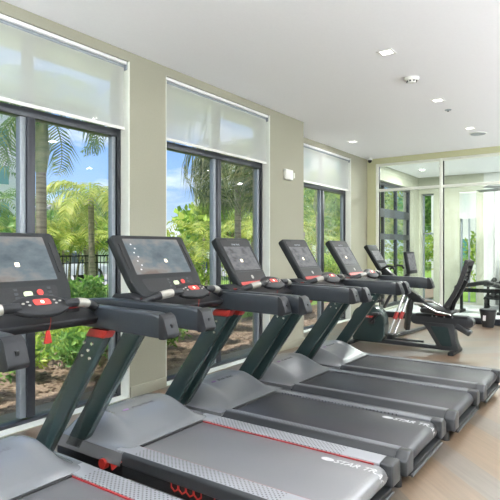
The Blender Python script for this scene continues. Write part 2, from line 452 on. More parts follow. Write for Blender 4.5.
# far room behind the partition
bm = newbm(); wall_x(bm, -.83, -.53, YG+.08, YF+.3, [(11.35,14.2,.04,3.1)]); struct('wall_far_left', bm, M['fargreen'])
bm = newbm(); wall_y(bm, YF, YF+.3, -.53, .55, [(-.45,-.12,.04,3.0)])
wall_y(bm, YF, YF+.3, .55, 1.02, [(.56,.98,.04,3.0)]); bx(bm, 1.02, 1.16, YF, YF+.3, -.1, H)
struct('wall_far_back', bm, M['fargreen'])
bm = newbm(); bx(bm, 1.16, XR, YF, YF+.3, -.1, H); struct('wall_far_right', bm, M['farpaint'])
fw = empty('window_5', (-.68, 12.8, 0), kind='structure')
bm = newbm()
for y in (-1.4,-.55,.35,1.35): bx(bm, -.04,.04, y-.03,y+.03, .04,3.1)
for z, q in ((.07,.05),(1.78,.07),(2.36,.10),(3.07,.05)): bx(bm, -.05,.05, -1.4,1.35, z-q,z+q)
obj('window_frame', bm, M['dframe'], fw)
bm = newbm(); bx(bm, -.004,.004, -1.4,1.35, .1,3.05); obj('window_pane', bm, M['glass'], fw)
fw = empty('window_6', (0, YF+.15, 0), kind='structure')
bm = newbm()
for x in (-.43,-.14,.58,.77,.96): bx(bm, x-.02,x+.02, -.03,.03, .04,3.0)
for z in (.06,1.9,2.98): bx(bm, -.45,-.12, -.03,.03, z-.02,z+.02)
obj('window_frame', bm, M['aframe'], fw)
s = empty('roller_shade', (.77, YF-.01, 3.0), 0, 'small white roller shade on the far wall, seen through the glass partition', 'window shade')
bm = newbm(); bm.faces.new([bm.verts.new(q) for q in ((-.21,0,-.72),(.21,0,-.72),(.21,0,-.04),(-.21,0,-.04))]); obj('shade_fabric', bm, M['shade'], s)
bm = newbm(); cyl(bm, (-.21,0,-.03),(.21,0,-.03), .022); obj('roller_tube', bm, M['whiteplas'], s, smooth=True)
# pale slats screen on the far wall: long curtain in the far room
def curtain():
    bm = newbm(); n = 160; x0, x1 = 1.45, 6.0
    top = []; bot = []
    for i in range(n+1):
        x = x0 + (x1-x0)*i/n; y = YF-.10 + .018*math.sin(i*1.15)
        top.append(bm.verts.new((x, y, 3.1))); bot.append(bm.verts.new((x, y, .04)))
    for i in range(n): bm.faces.new([bot[i], bot[i+1], top[i+1], top[i]])
    o = obj('curtain', bm, M['farpaint'], smooth=True)
    so = o.modifiers.new('thick', 'SOLIDIFY'); so.thickness = .004
    tag(o, 'long pale grey curtain along the far wall behind the partition', 'curtain'); return o
curtain()
# ceiling fan in the far room
cf = empty('ceiling_fan', (2.15, 12.9, H), 0, 'dark green bladed ceiling fan in the far room behind glass', 'ceiling fan')
bm = newbm(); cyl(bm, (0,0,-.55),(0,0,0), .02); obj('down_rod', bm, M['black'], cf, smooth=True)
bm = newbm(); cyl(bm, (0,0,-.68),(0,0,-.55), .12, .09); obj('motor', bm, M['black'], cf, smooth=True)
for k in range(5):
    bm = newbm(); a = 2*PI*k/5+.35; rt = Matrix.Rotation(a, 3, 'Z') @ Matrix.Rotation(R(12), 3, 'X')
    box(bm, rt @ V((.5,0,0)) + V((0,0,-.62)), (.72,.16,.012), rt); obj('blade', bm, M['upr'], cf)

# ceiling fittings
def downlight(x, y, label, power=15):
    root = empty('downlight', (x, y, H), 0, label, 'ceiling light', 'recessed square downlights')
    bm = newbm()
    for a, b, c, d in ((-.075,.075,-.075,-.055),(-.075,.075,.055,.075),(-.075,-.055,-.055,.055),(.055,.075,-.055,.055)): bx(bm, a,b,c,d, -.008,-.0005)
    obj('trim_ring', bm, M['whiteplas'], root)
    bm = newbm(); bx(bm, -.055,.055,-.055,.055, -.005,-.0008); obj('lens', bm, M['lamp'], root)
    li = bpy.data.lights.new('downlight_lamp', 'AREA'); li.size = .11; li.energy = power; li.color = (1,.98,.95)
    lo = bpy.data.objects.new('lamp', li); COL.objects.link(lo); lo.parent = root; lo.location = (0,0,-.012)
for x, y, lab in ((2.10,5.03,'square recessed downlight nearest the camera, beside the smoke detector'),
                  (2.05,7.05,'square recessed downlight just before the sprinkler, second in its row'),
                  (2.03,9.0,'square recessed downlight beside the round ceiling speaker, farthest in its row'),
                  (.02,8.9,'square recessed downlight near the far window and wall corner'),
                  (2.10,1.0,'square recessed downlight above the nearest treadmill, out of view'),
                  (2.10,3.0,'square recessed downlight above the second treadmill, out of view')):
    downlight(x, y, lab)
for i, x in enumerate((4.1, 6.2)):
    for j, y in enumerate((-1.5, .9, 3.3, 5.7, 8.1, 10.2)):
        downlight(x, y, 'square recessed downlight on the right half of the ceiling, %s row, %s from the front' % (('inner','outer')[i], ('first','second','third','fourth','fifth','sixth')[j]))
for j, x in enumerate((.6, 2.6, 5.0)): downlight(x, 12.7, 'added square downlight brightening the far room, %s from the windows' % ('first','second','third')[j], 170)  # downlights added to brighten the far room

# added uplights out of view, put in to brighten the ceiling
for j, (px_, y) in enumerate(((7.0,-1.6), (7.0,1.2), (7.0,4.0), (7.0,6.8), (7.0,9.4), (1.0,-2.0), (3.1,-2.0), (5.0,-2.0))):
    root = empty('added_uplight', (px_, y, 2.05), 0, 'added out-of-view uplight brightening the ceiling, %s' % ('along the right wall, first from the front','along the right wall, second from the front','along the right wall, third from the front','along the right wall, fourth from the front','along the right wall, fifth from the front','behind the camera nearest the windows','behind the camera in the middle','behind the camera toward the right wall')[j], 'added light', 'added uplights out of view')
    bm = newbm(); bx(bm, -.09,.09,-.8,.8, 0,.05); obj('housing', bm, M['whiteplas'], root, bevel=.006)
    for s_ in (-.7,.7):
        bm = newbm(); cyl(bm, (0,s_,.05),(0,s_,H-2.05), .003, n=6); obj('suspension_wire', bm, M['chrome'], root)
    li = bpy.data.lights.new('uplight', 'AREA'); li.shape = 'RECTANGLE'; li.size = .16; li.size_y = 1.5; li.energy = 275 if y < 6 else 380; li.color = (.90,.95,1)
    lo = bpy.data.objects.new('lamp', li); COL.objects.link(lo); lo.parent = root; lo.location = (0,0,.055); lo.rotation_euler = (PI,0,0)

sd = empty('smoke_detector', (2.05,5.97,H), 0, 'round white smoke detector on the ceiling between the nearest downlights', 'smoke detector')
bm = newbm(); cyl(bm, (0,0,-.03),(0,0,0), .075, .085, 28); obj('base', bm, M['whiteplas'], sd, smooth=True)
bm = newbm(); cyl(bm, (0,0,-.055),(0,0,-.03), .045, .055, 28); obj('sensor_cap', bm, M['whiteplas'], sd, smooth=True)
bm = newbm()
for k in range(8):
    a = 2*PI*k/8; box(bm, (.052*math.cos(a), .052*math.sin(a), -.040), (.014,.018,.012), Matrix.Rotation(a,3,'Z'))
obj('vent_slots', bm, M['black'], sd)
sp = empty('sprinkler_head', (2.03,7.64,H), 0, 'small flat sprinkler cover on the ceiling past the second downlight', 'sprinkler')
bm = newbm(); cyl(bm, (0,0,-.008),(0,0,0), .042, .046, 24); obj('cover_plate', bm, M['aframe'], sp, smooth=True)
bm = newbm(); cyl(bm, (0,0,-.026),(0,0,-.008), .014, .010, 12); obj('nozzle', bm, M['chrome'], sp, smooth=True)
sk = empty('ceiling_speaker', (2.05,9.50,H), 0, 'round grey ceiling speaker grille beside the farthest downlight', 'speaker')
bm = newbm(); cyl(bm, (0,0,-.012),(0,0,0), .135, .14, 36); obj('rim', bm, M['whiteplas'], sk, smooth=True)
bm = newbm(); cyl(bm, (0,0,-.016),(0,0,-.012), .12, .12, 36); obj('grille', bm, M['aframe'], sk, smooth=True)
sc = empty('security_camera', (-.40,10.75,H), 0, 'small dark dome security camera in the far ceiling corner', 'camera')
bm = newbm(); cyl(bm, (0,0,-.05),(0,0,0), .055, .06, 20); obj('mount', bm, M['whiteplas'], sc, smooth=True)
bm = newbm(); bmesh.ops.create_uvsphere(bm, u_segments=16, v_segments=10, radius=.045, matrix=Matrix.Translation((0,0,-.065))); obj('dome', bm, M['black'], sc, smooth=True)
al = empty('wall_alarm', (0,6.62,2.58), 0, 'white boxy alarm strobe mounted on the wall between the windows', 'alarm')
bm = newbm(); bx(bm, 0,.055,-.13,.075,-.075,.075); obj('body', bm, M['whiteplas'], al, bevel=.012)
bm = newbm(); prism(bm, [(.0,-.045),(.06,-.04),(.06,.04),(0,.045)], .075,.115, XZ); obj('strobe_lens', bm, M['wframe'], al, bevel=.008)
bm = newbm(); cyl(bm, (.05,-.01,0),(.054,-.01,0), .018, n=20); obj('sounder', bm, M['aframe'], al, smooth=True)

# ------------------------------------------------------------------ treadmills
X0 = 1.85
def X(x): return x - X0
BOT, TOP = V((1.49-X0, 0, 1.185)), V((1.235-X0, 0, 1.59))     # console plate bottom / top edge
S = (TOP-BOT).normalized(); NRM = V((S.z, 0, -S.x)); CL = (TOP-BOT).length
def CP(y, s, n=0): return BOT + S*s + NRM*n + V((0, y, 0))
CPF = lambda u, v, a: CP(u, v, a)

def hoodz(x, y):
    """height of the motor hood"""
    xs_ = [.74,.76,.80,.86,.95,1.05,1.15,1.25,1.35,1.43,1.47]
    zs_ = [.16,.22,.28,.325,.355,.362,.350,.325,.292,.262,.235]
    for i in range(len(xs_)-1):
        if x <= xs_[i+1]:
            t = (x-xs_[i])/(xs_[i+1]-xs_[i]); z = zs_[i]+(zs_[i+1]-zs_[i])*t; break
    else: z = zs_[-1]
    ay = abs(y); 
    t = min(1, max(0, (ay-.25)/.19)); t = t*t*(3-2*t)
    sh = .17 + .06*min(1, max(0, (x-.74)/.1))
    z = z*(1-t) + min(z, sh)*t
    # raised swelling next to the uprights
    z += .030*math.exp(-((ay-.30)/.06)**2)*math.exp(-((x-1.16)/.15)**2)
    return z
def make_hood(root):
    bm = newbm(); nx, ny = 36, 44; g = []
    for i in range(nx+1):
        x = .74 + .73*i/nx; row = []
        for j in range(ny+1):
            y = -.452 + .904*j/ny
            # the rear lip is open in the middle (belt), wings run further back along the rails
            row.append(bm.verts.new((X(x), y, hoodz(x, y))))
        g.append(row)
    for i in range(nx):
        for j in range(ny): bm.faces.new([g[i][j], g[i+1][j], g[i+1][j+1], g[i][j+1]])
    # skirt down to z=.06 (front/sides) and .232 over the belt
    def zb(v): return .245 if (v.co.x > X(1.469) and abs(v.co.y) < .30) else .10
    ring = [g[0][j] for j in range(ny+1)] + [g[i][ny] for i in range(1, nx+1)] + [g[nx][j] for j in range(ny-1,-1,-1)] + [g[i][0] for i in range(nx-1,0,-1)]
    low = [bm.verts.new((v.co.x, v.co.y, min(v.co.z-.005, .14 if v.co.x < X(1.46) else .205))) for v in ring]
    k = len(ring)
    for i in range(k): bm.faces.new([ring[i], ring[(i+1)%k], low[(i+1)%k], low[i]])
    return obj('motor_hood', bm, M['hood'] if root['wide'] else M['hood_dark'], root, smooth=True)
def make_treadmill(wide, label):
    root = empty('treadmill', (X0,0,0), 0, label, 'treadmill', 'treadmills in a row facing the windows')
    root['wide'] = wide
    # frame
    bm = newbm(); bx(bm, X(.78),X(1.46), -.435,.435, .045,.155); bx(bm, X(1.46),X(2.80), -.33,.33, .10,.135)
    obj('base_frame', bm, M['black'], root, bevel=.006)
    for s in (-1, 1):
        o = rpoly([(X(.95),.075),(X(2.83),.075),(X(2.91),.11),(X(2.91),.205),(X(.95),.205)], [.01,.04,.03,.01,.01])
        bm = newbm(); prism(bm, o, s*.335, s*.435, XZ)
        sf = obj('side_frame', bm, M['black'], root, bevel=.005)
        # red honeycomb badge and levelling knob on the outer face
        bm = newbm(); yo = s*.436
        for gx, cnt in ((1.90,4),(2.22,4),(2.54,4)):
            for k in range(cnt):
                cx, cz = X(gx+.058*k), .140
                for q in range(6):
                    a0, a1 = PI/6+q*PI/3, PI/6+(q+1)*PI/3
                    pts = [(cx+.034*math.cos(a0), cz+.042*math.sin(a0)), (cx+.034*math.cos(a1), cz+.042*math.sin(a1)), (cx+.025*math.cos(a1), cz+.031*math.sin(a1)), (cx+.025*math.cos(a0), cz+.031*math.sin(a0))]
                    prism(bm, pts, yo, yo+s*.003, XZ)
        obj('honeycomb_badge', bm, M['red'], sf)
        bm = newbm(); cyl(bm, (X(1.30),s*.435,.125),(X(1.30),s*.468,.125), .034, n=20); obj('levelling_knob', bm, M['red'], sf, smooth=True)
        bm = newbm(); prism(bm, [(X(1.34),.17),(X(1.46),.17),(X(1.37),.095)], s*.436, s*.446, XZ); obj('warning_triangle', bm, M['redlit'], sf)
        # foot rail: perforated tread with an outer bull-nose
        ye = .438 if wide else .375
        o = rpoly([(s*.310,.232),(s*ye,.236),(s*ye,.200),(s*.310,.205)], [.004,.003,.003,.004], 3)
        bm = newbm(); prism(bm, o, X(1.40), X(2.83), YZ)
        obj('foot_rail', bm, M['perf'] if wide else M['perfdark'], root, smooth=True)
        if wide: o = rpoly([(s*.438,.2365),(s*.456,.222),(s*.4555,.155),(s*.438,.148)], [.004,.012,.008,.005], 3)
        else:    o = rpoly([(s*.375,.2365),(s*.400,.236),(s*.456,.195),(s*.4555,.140),(s*.434,.130),(s*.375,.18)], [.004,.02,.02,.008,.005,.005], 3)
        bm = newbm(); prism(bm, o, X(1.475), X(2.83), YZ); obj('rail_edge', bm, M['side'], root, smooth=True)
        if wide: bm = newbm(); bx(bm, X(1.47),X(2.80), s*.300,s*.309, .205,.2265); obj('red_strip', bm, M['redstrip'], root)
        # rear end cap
        o = [(s*.318,.10),(s*.318,.233),(s*(.436 if wide else .398),.2368),(s*.4565,.222 if wide else .195),(s*.4565,.10)]
        bm = newbm(); prism(bm, o, X(2.825), X(2.912), YZ); cap = obj('rear_cap', bm, M['side'], root, bevel=.012, seg=3)
        bm = newbm(); cyl(bm, (X(2.875),s*.29,.165),(X(2.875),s*.32,.165), .018, n=14); obj('roller_bolt', bm, M['chrome'], cap, smooth=True)
        for fx in (.98, 2.82):
            bm = newbm(); cyl(bm, (X(fx),s*.37,0),(X(fx),s*.37,.08), .032, .026, 16); obj('levelling_foot', bm, M['rubber'], root, smooth=True)
        # upright: wide flat leaning column
        a = V((.97,.16)); b = V((1.60,1.045)); hw = .083
        bm = newbm(); prism(bm, [(X(a.x-hw),a.y),(X(a.x+hw),a.y),(X(b.x+hw*.92),b.y),(X(b.x-hw*.92),b.y)], s*.392, s*.452, XZ)
        up = obj('upright', bm, M['upr'], root, bevel=.008)
        c = a.lerp(b, .945)
        bm = newbm(); prism(bm, [(X(c.x-hw*.95),c.y),(X(c.x+hw*.95),c.y),(X(b.x+hw*.93),b.y-.002),(X(b.x-hw*.93),b.y-.002)], s*.388, s*.456, XZ)
        obj('red_collar', bm, M['red'], up, bevel=.004)
        d = a.lerp(b, .855); yi = s*.392
        for dx, dz in ((-.035,.04),(.035,.04),(0,0),(-.052,-.035),(.012,-.045)):
            bm = newbm(); cyl(bm, (X(d.x+dx),yi,d.y+dz),(X(d.x+dx),yi-s*.006,d.y+dz), .011, .009, 12)
            obj('bolt', bm, M['chrome'], up, smooth=True)
        # handrail
        ex = 0 if wide else .07
        o = rpoly([(X(1.10),1.165),(X(1.30),1.180),(X(2.04+ex),1.168),(X(2.115+ex),1.150),(X(2.15+ex),1.055),(X(2.12+ex),1.040),(X(1.40),1.055),(X(1.10),1.11)], [.02,.03,.02,.03,.02,.02,.05,.02], 4)
        bm = newbm(); prism(bm, o, s*.372, s*.458, XZ); hr = obj('handrail', bm, M['rail'], root, bevel=.014, seg=3)
        o = rpoly([(X(2.09+ex),1.1685),(X(2.120+ex),1.154),(X(2.156+ex),1.055),(X(2.126+ex),1.0385),(X(2.09+ex),1.0395)], [.004,.025,.02,.015,.004], 4)
        bm = newbm(); prism(bm, o, s*.3712, s*.4588, XZ); ec = obj('end_cap', bm, M['plast'], hr, bevel=.012, seg=3)
        bm = newbm(); box(bm, (X(2.136+ex),s*.415,1.105), (.012,.014,.018)); obj('socket', bm, M['black'], ec)
        # grip bar from the control pod out to the handrail
        p = bez((X(1.66), s*.12, 1.215), (X(1.67), s*.26, 1.225), (X(1.58), s*.385, 1.165), 10)
        bm = newbm(); tube(bm, p, .024); gb = obj('grip_bar', bm, M['plast'], root, smooth=True)
        bm = newbm(); tube(bm, p[3:7], .026); obj('pulse_sensor', bm, M['silver'], gb, smooth=True)
        # cup holder
        o = rrect(.125,.105,.035,5,X(1.49),s*.268)
        bm = newbm(); prism(bm, o, 1.075, 1.172, XY); ch = obj('cup_holder', bm, M['plast'], root, bevel=.006)
        bm = newbm(); prism(bm, rrect(.132,.112,.038,5,X(1.49),s*.268), 1.172, 1.180, XY); obj('rim', bm, M['redstrip'] if wide else M['red'], ch)
        bm = newbm(); prism(bm, rrect(.105,.085,.03,5,X(1.49),s*.268), 1.180, 1.1815, XY); obj('cup_well', bm, M['black'], ch)
    # belt
    pts = [(X(1.42),.222),(X(2.83),.222)]
    for k in range(1, 11):
        a = R(90-18*k); pts.append((X(2.83)+.058*math.cos(a)*1.0, .164+.058*math.sin(a)))
    pts += [(X(1.42),.106)]
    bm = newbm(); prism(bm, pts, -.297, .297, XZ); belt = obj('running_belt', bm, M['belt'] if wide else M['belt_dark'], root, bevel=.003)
    fm = frame((X(2.765), .215, .2228), (1,0,0), (0,1,0))
    tx = textmesh('STAR TRAC', .068, fm, M['belt_print'], 'belt_lettering', belt, shear=.3)
    for v_ in tx.data.vertices:          # the lettering follows the belt round the rear roller
        d_ = v_.co.x - X(2.83)
        if d_ > 0:
            r_ = .058 + v_.co.z - .222; a_ = d_/.058; v_.co.x = X(2.83) + r_*math.sin(a_); v_.co.z = .164 + r_*math.cos(a_)
    bm = newbm(); prism(bm, [(X(2.545)+.042*math.cos(t*PI/10), .215+.022*math.sin(t*PI/10)) for t in range(20)], .2224,.2234, XY); obj('belt_emblem', bm, M['belt_print'], belt)
    bm = newbm(); cyl(bm, (X(2.905),-.34,.070),(X(2.905),.34,.070), .009, n=10); obj('rear_guard', bm, M['side'], root, smooth=True)
    bm = newbm(); bx(bm, X(2.80),X(2.90), -.335,.335, .062,.10); obj('rear_crossbar', bm, M['black'], root, bevel=.004)
    # hood
    hood = make_hood(root)
    hx = 1.13; sl = (hoodz(hx+.03,0)-hoodz(hx-.03,0))/.06; upv = V((-1,0,-sl)).normalized()
    fm = frame(V((X(hx), .04, hoodz(hx,0)+.0015)), (0,1,0), upv)
    textmesh('STAR TRAC', .040, fm, M['greyprint'], 'hood_lettering', hood, shear=.2)
    fm2 = frame(V((X(hx), -.12, hoodz(hx,0)+.0015)), (0,1,0), upv)
    bm = newbm(); prism(bm, rrect(.055,.022,.011), -.0006,.0006, XY); bm.transform(fm2); obj('hood_emblem', bm, M['purple'], hood)
    # black strip as the shade of the gap where the belt disappears
    bm = newbm(); bx(bm, X(1.468),X(1.49), -.298,.298, .2225,.232); obj('belt_gap_shade', bm, M['rubber'], root)
    # bridge under the console
    o = rpoly([(X(1.22),1.09),(X(1.60),1.075),(X(1.63),1.12),(X(1.52),1.165),(X(1.44),1.21),(X(1.30),1.20)], .02, 3)
    bm = newbm(); prism(bm, o, -.375, .375, XZ); obj('console_bridge', bm, M['plast'], root, bevel=.008)
    # console
    hw = .345 if wide else .236
    if wide: o = rpoly([(-hw*.84,-.01),(hw*.84,-.01),(hw*.97,.10),(hw,CL),(-hw,CL),(-hw*.97,.10)], [.05,.05,.05,.035,.035,.05])
    else:    o = rpoly([(-hw*.92,0),(hw*.92,0),(hw,CL),(-hw,CL)], [.04,.04,.035,.035])
    bm = newbm(); prism(bm, o, -.062, 0, CPF); con = obj('console', bm, M['console'], root, bevel=.012, seg=3)
    if wide:
        sw, s0, s1 = .265, .165, .445
        o = rrect(2*sw,s1-s0,.006,3,0,(s0+s1)/2)
        bm = newbm(); prism(bm, o, 0, .002, CPF); scr = obj('screen', bm, M['scrA'], con)
        bm = newbm(); prism(bm, rrect(2*sw+.012,s1-s0+.012,.008,3,0,(s0+s1)/2), 0, .0012, CPF); obj('screen_bezel', bm, M['black'], con)
        for k in range(7):
            bm = newbm(); prism(bm, rrect(.012,.010,.002,2,-.21+(k%2)*.022,.40-.033*k), .002,.0026, CPF); obj('screen_icon', bm, M['white'], scr)
        bm = newbm(); prism(bm, rrect(.026,.026,.004,3,.055,.265), .002,.003, CPF); obj('bright_icon', bm, M['orb'], scr)
        for s in (-1,1):
            bm = newbm(); prism(bm, rrect(.020,.20,.008,4,s*.303,.31), 0,.004, CPF); obj('side_slot', bm, M['black'], con)
        bm = newbm(); prism(bm, rrect(.05,.030,.012,4,.06,.085), 0,.005, CPF); obj('go_button', bm, M['green_key'], con)
        bm = newbm(); prism(bm, rrect(.036,.036,.017,6,.13,.09), 0,.006, CPF); obj('stop_button', bm, M['redlit'], con)
        for k in range(6):
            bm = newbm(); prism(bm, rrect(.022,.012,.002,2,(-.005,.19)[k%2],.115-.025*(k//2)), .001,.003, CPF); obj('key', bm, M['rail'], con)
        bm = newbm(); prism(bm, rpoly([(-.22,.03),(.22,.03),(.25,.13),(-.25,.13)], .03), 0,.001, CPF); obj('keypad_panel', bm, M['black'], con)
    else:
        sw, s0, s1 = .185, .155, .385
        bm = newbm(); prism(bm, rrect(.39,.40,.02,4,0,.25), 0,.0012, CPF); obj('front_glass', bm, M['black'], con)
        bm = newbm(); prism(bm, rrect(2*sw,s1-s0,.004,2,0,(s0+s1)/2), 0,.0024, CPF); scr = obj('screen', bm, M['scrB'], con)
        bm = newbm(); prism(bm, rrect(.030,.030,.006,3,-.03,.245), .0024,.0032, CPF); obj('bright_icon', bm, M['orb'], scr)
        fm = frame(CP(0,.405,.0016), (0,1,0), S); textmesh('STAR TRAC', .022, fm, M['aframe'], 'console_lettering', con)
        bm = newbm(); prism(bm, rrect(.20,.014,.006,3,0,.45), 0,.003, CPF); obj('top_slot', bm, M['rubber'], con)
        bm = newbm(); prism(bm, rrect(.030,.034,.012,4,.01,.085), .0012,.003, CPF); obj('dial_mark', bm, M['silver'], con)
        bm = newbm(); prism(bm, rrect(.36,.004,.002,2,0,.14), .0012,.002, CPF); obj('divider', bm, M['rail'], con)
        bm = newbm(); prism(bm, rrect(.38,.030,.01,3,0,.028), 0,.005, CPF); obj('red_keys', bm, M['red'], con)
    # control pod
    bm = newbm(); bmesh.ops.create_uvsphere(bm, u_segments=28, v_segments=14, radius=1)
    rt = Matrix.Rotation(R(38), 3, 'Y')
    for v in bm.verts:
        c = v.co; z = c.z; z = math.copysign(abs(z)**.6, z)
        v.co = rt @ V((c.x*.075, c.y*.16, z*.026)) + V((X(1.65),0,1.212))
    pod = obj('control_pod', bm, M['plast'], root, smooth=True)
    fm = Matrix.Translation((X(1.65),0,1.212)) @ rt.to_4x4() @ frame((0,0,0),(0,1,0),(-1,0,0)).to_4x4()
    bm = newbm(); prism(bm, rrect(.090,.040,.01,4,0,.004), .022,.0275, XY); bm.transform(fm); obj('red_keypad', bm, M['redlit'], pod)
    bm = newbm(); prism(bm, rrect(.020,.020,.0095,5,0,.004), .0275,.0285, XY); bm.transform(fm); obj('centre_key', bm, M['orb'], pod)
    for s in (-1,1):
        for u, v in ((.072,.014),(.072,-.010),(.10,.004)):
            bm = newbm(); prism(bm, rrect(.014,.010,.004,3,s*u,v), .018,.0255, XY); bm.transform(fm); obj('key', bm, M['silver'], pod)
    # safety cord and tag
    bm = newbm(); tube(bm, bez((X(1.67),.03,1.205),(X(1.68),.05,1.13),(X(1.66),.035,1.085),6), .0018, 6); sk_ = obj('safety_cord', bm, M['red'], pod)
    bm = newbm(); prism(bm, rpoly([(.012,1.025),(.055,1.025),(.042,1.09),(.026,1.09)], .006, 3), X(1.655), X(1.664), YZ); obj('safety_tag', bm, M['red'], sk_)
    return root
T1 = make_treadmill(True, 'nearest treadmill, cut off at the left edge, with a wide lit screen')
T1.location.y = 1.505
T2 = copy_tree(T1); T2.location.y = 2.63
T2['label'] = 'second treadmill from the camera, wide screen in front of the pale wall pier'
T3 = make_treadmill(False, 'third treadmill from the camera, small-screen console in front of the middle window'); T3.location = (X0+.02, 3.59, 0)
T4 = copy_tree(T3)
for c_ in list(T4.children):
    if c_.name.startswith('running_belt'):
        for g_ in list(c_.children): bpy.data.objects.remove(g_)
T4.location = (X0+.06, 4.58, 0); T4['label'] = 'fourth treadmill from the camera, console in front of the wall carrying the alarm'
T5 = copy_tree(T4); T5.location = (X0+.08, 5.55, 0); T5['label'] = 'farthest treadmill of the row, next to the recumbent bike'

# ------------------------------------------------------------------ recumbent bike
rb = empty('recumbent_bike', (1.4,7.75,0), 0, 'dark recumbent exercise bike with ribbed black backrest beyond the last treadmill', 'exercise bike')
def B(x): return x-1.4
bm = newbm(); prism(bm, rpoly([(B(.56),.05),(B(1.06),.05),(B(1.10),.28),(B(1.06),.54),(B(.84),.63),(B(.60),.56),(B(.52),.30)], .16, 6), -.11,.11, XZ)
hs = obj('drive_housing', bm, M['upr'], rb, bevel=.02, seg=3)
bm = newbm(); bx(bm, B(.62),B(.93), -.114,-.110, .425,.455); obj('red_stripe', bm, M['redlit'], hs)
textmesh('STAR TRAC', .03, frame((B(.77),-.1145,.44),(1,0,0),(0,0,1)), M['white'], 'stripe_lettering', hs)
bm = newbm(); cyl(bm, (B(.90),-.15,.38),(B(.90),.15,.38), .05, n=20); obj('crank_hub', bm, M['rubber'], hs, smooth=True)
for s in (-1,1):
    bm = newbm(); e = V((B(.90)+s*.11, s*-.16, .38+s*-.13*-1)); box(bm, (V((B(.90),s*-.16,.38))+e)/2, (.19,.022,.035), Matrix.Rotation(R(-50), 3, 'Y'))
    ca = obj('crank_arm', bm, M['black'], rb, bevel=.004)
    bm = newbm(); box(bm, e + V((0,-s*.07,0)), (.11,.10,.03)); obj('pedal', bm, M['rubber'], ca, bevel=.008)
bm = newbm(); bx(bm, B(.55),B(2.12), -.05,.05, .035,.095); obj('floor_beam', bm, M['side'], rb, bevel=.01)
for x in (.56, 2.10):
    bm = newbm(); bx(bm, B(x)-.04,B(x)+.04, -.26,.26, .0,.05); obj('stabiliser', bm, M['black'], rb, bevel=.012)
bm = newbm(); prism(bm, rpoly([(B(1.90),.04),(B(2.18),.04),(B(2.12),.20),(B(2.10),.42),(B(1.62),.42),(B(1.70),.36)], .03, 4), -.08,.08, XZ); pil = obj('rear_pillar', bm, M['side'], rb, bevel=.015)
bm = newbm(); prism(bm, rpoly([(B(1.93),.10),(B(2.08),.10),(B(2.02),.37),(B(1.77),.37)], .03, 4), -.084,.084, XZ); obj('pillar_panel', bm, M['upr'], pil, bevel=.004)
bm = newbm(); prism(bm, rrect(.88,.15,.07,6,B(1.92),.455), -.07,.07, XZ); obj('seat_rail', bm, M['side'], rb, bevel=.012)
bm = newbm(); bx(bm, B(1.56),B(2.28), -.075,.075, .50,.538)
obj('rail_track', bm, M['black'], rb, bevel=.006)
for x in (1.80,1.86,1.97,2.08):
    bm = newbm(); cyl(bm, (B(x),-.08,.515),(B(x),-.074,.515), .012, n=10); obj('track_bolt', bm, M['chrome'], rb, smooth=True)
bm = newbm(); prism(bm, rpoly([(B(1.66),.57),(B(2.08),.55),(B(2.10),.61),(B(1.90),.63),(B(1.66),.635)], .03, 4), -.20,.20, XZ); obj('seat', bm, M['rubber'], rb, bevel=.02, seg=3)
bm = newbm(); bx(bm, B(1.84),B(2.00), -.09,.09, .535,.55); obj('seat_carriage', bm, M['red'], rb, bevel=.006)
# backrest: frame with ribs
p0, p1 = V((B(2.00),0,.66)), V((B(2.30),0,1.29)); d = (p1-p0).normalized(); nn = V((d.z,0,-d.x))
BK = lambda u, v, a: p0 + d*v + nn*(a + .035*math.sin(v*5)) + V((0,u,0))
bk = empty('backrest', (0,0,0)); bk.parent = rb
bm = newbm(); Lb = (p1-p0).length
for i in range(12):
    v0, v1 = Lb*i/12, Lb*(i+1)/12
    hwid = .20 - .03*abs(i-5)/6
    for s in (-1,1): prism(bm, [(s*(hwid-.045),v0),(s*hwid,v0),(s*hwid,v1),(s*(hwid-.045),v1)], -.03,.03, BK)
prism(bm, rrect(.36,.06,.028,4,0,Lb), -.03,.03, BK); prism(bm, rrect(.36,.07,.028,4,0,.02), -.03,.03, BK)
obj('back_frame', bm, M['rubber'], bk)
bm = newbm()
for i in range(9): prism(bm, rrect(.31,.042,.015,3,0,.07+.065*i), -.012,.012, BK)
obj('back_ribs', bm, M['plast'], bk)
bm = newbm(); tube(bm, [BK(0,.0,.03)+V((0,0,-.12)), BK(0,.1,.035), BK(0,.45,.035)], .03); obj('back_spine', bm, M['black'], bk, smooth=True)
for s in (-1,1):
    bm = newbm(); tube(bm, [(B(2.10),s*.23,.57),(B(1.90),s*.25,.60),(B(1.72),s*.25,.69),(B(1.66),s*.25,.70)], .014); sh = obj('side_handle', bm, M['chrome'], rb, smooth=True)
    bm = newbm(); tube(bm, [(B(1.72),s*.25,.69),(B(1.60),s*.25,.70)], .021); obj('handle_grip', bm, M['silver'], sh, smooth=True)
bm = newbm(); box(bm, (B(2.22),-.02,.35), (.22,.12,.09), Matrix.Rotation(R(28),3,'Y')); obj('rear_lift_handle', bm, M['side'], rb, bevel=.02)
bm = newbm(); tube(bm, bez((B(1.05),0,.58),(B(1.22),0,.95),(B(1.44),0,1.12),8), .024); obj('console_mast', bm, M['side'], rb, smooth=True)
rt = Matrix.Rotation(R(-10),3,'Y')
bm = newbm(); box(bm, (B(1.46),0,1.28), (.05,.38,.33), rt); cn = obj('console', bm, M['console'], rb, bevel=.015)
bm = newbm(); box(bm, V((B(1.46),0,1.28))+rt@V((.027,0,.01)), (.003,.31,.25), rt); obj('screen', bm, M['scrB'], cn)

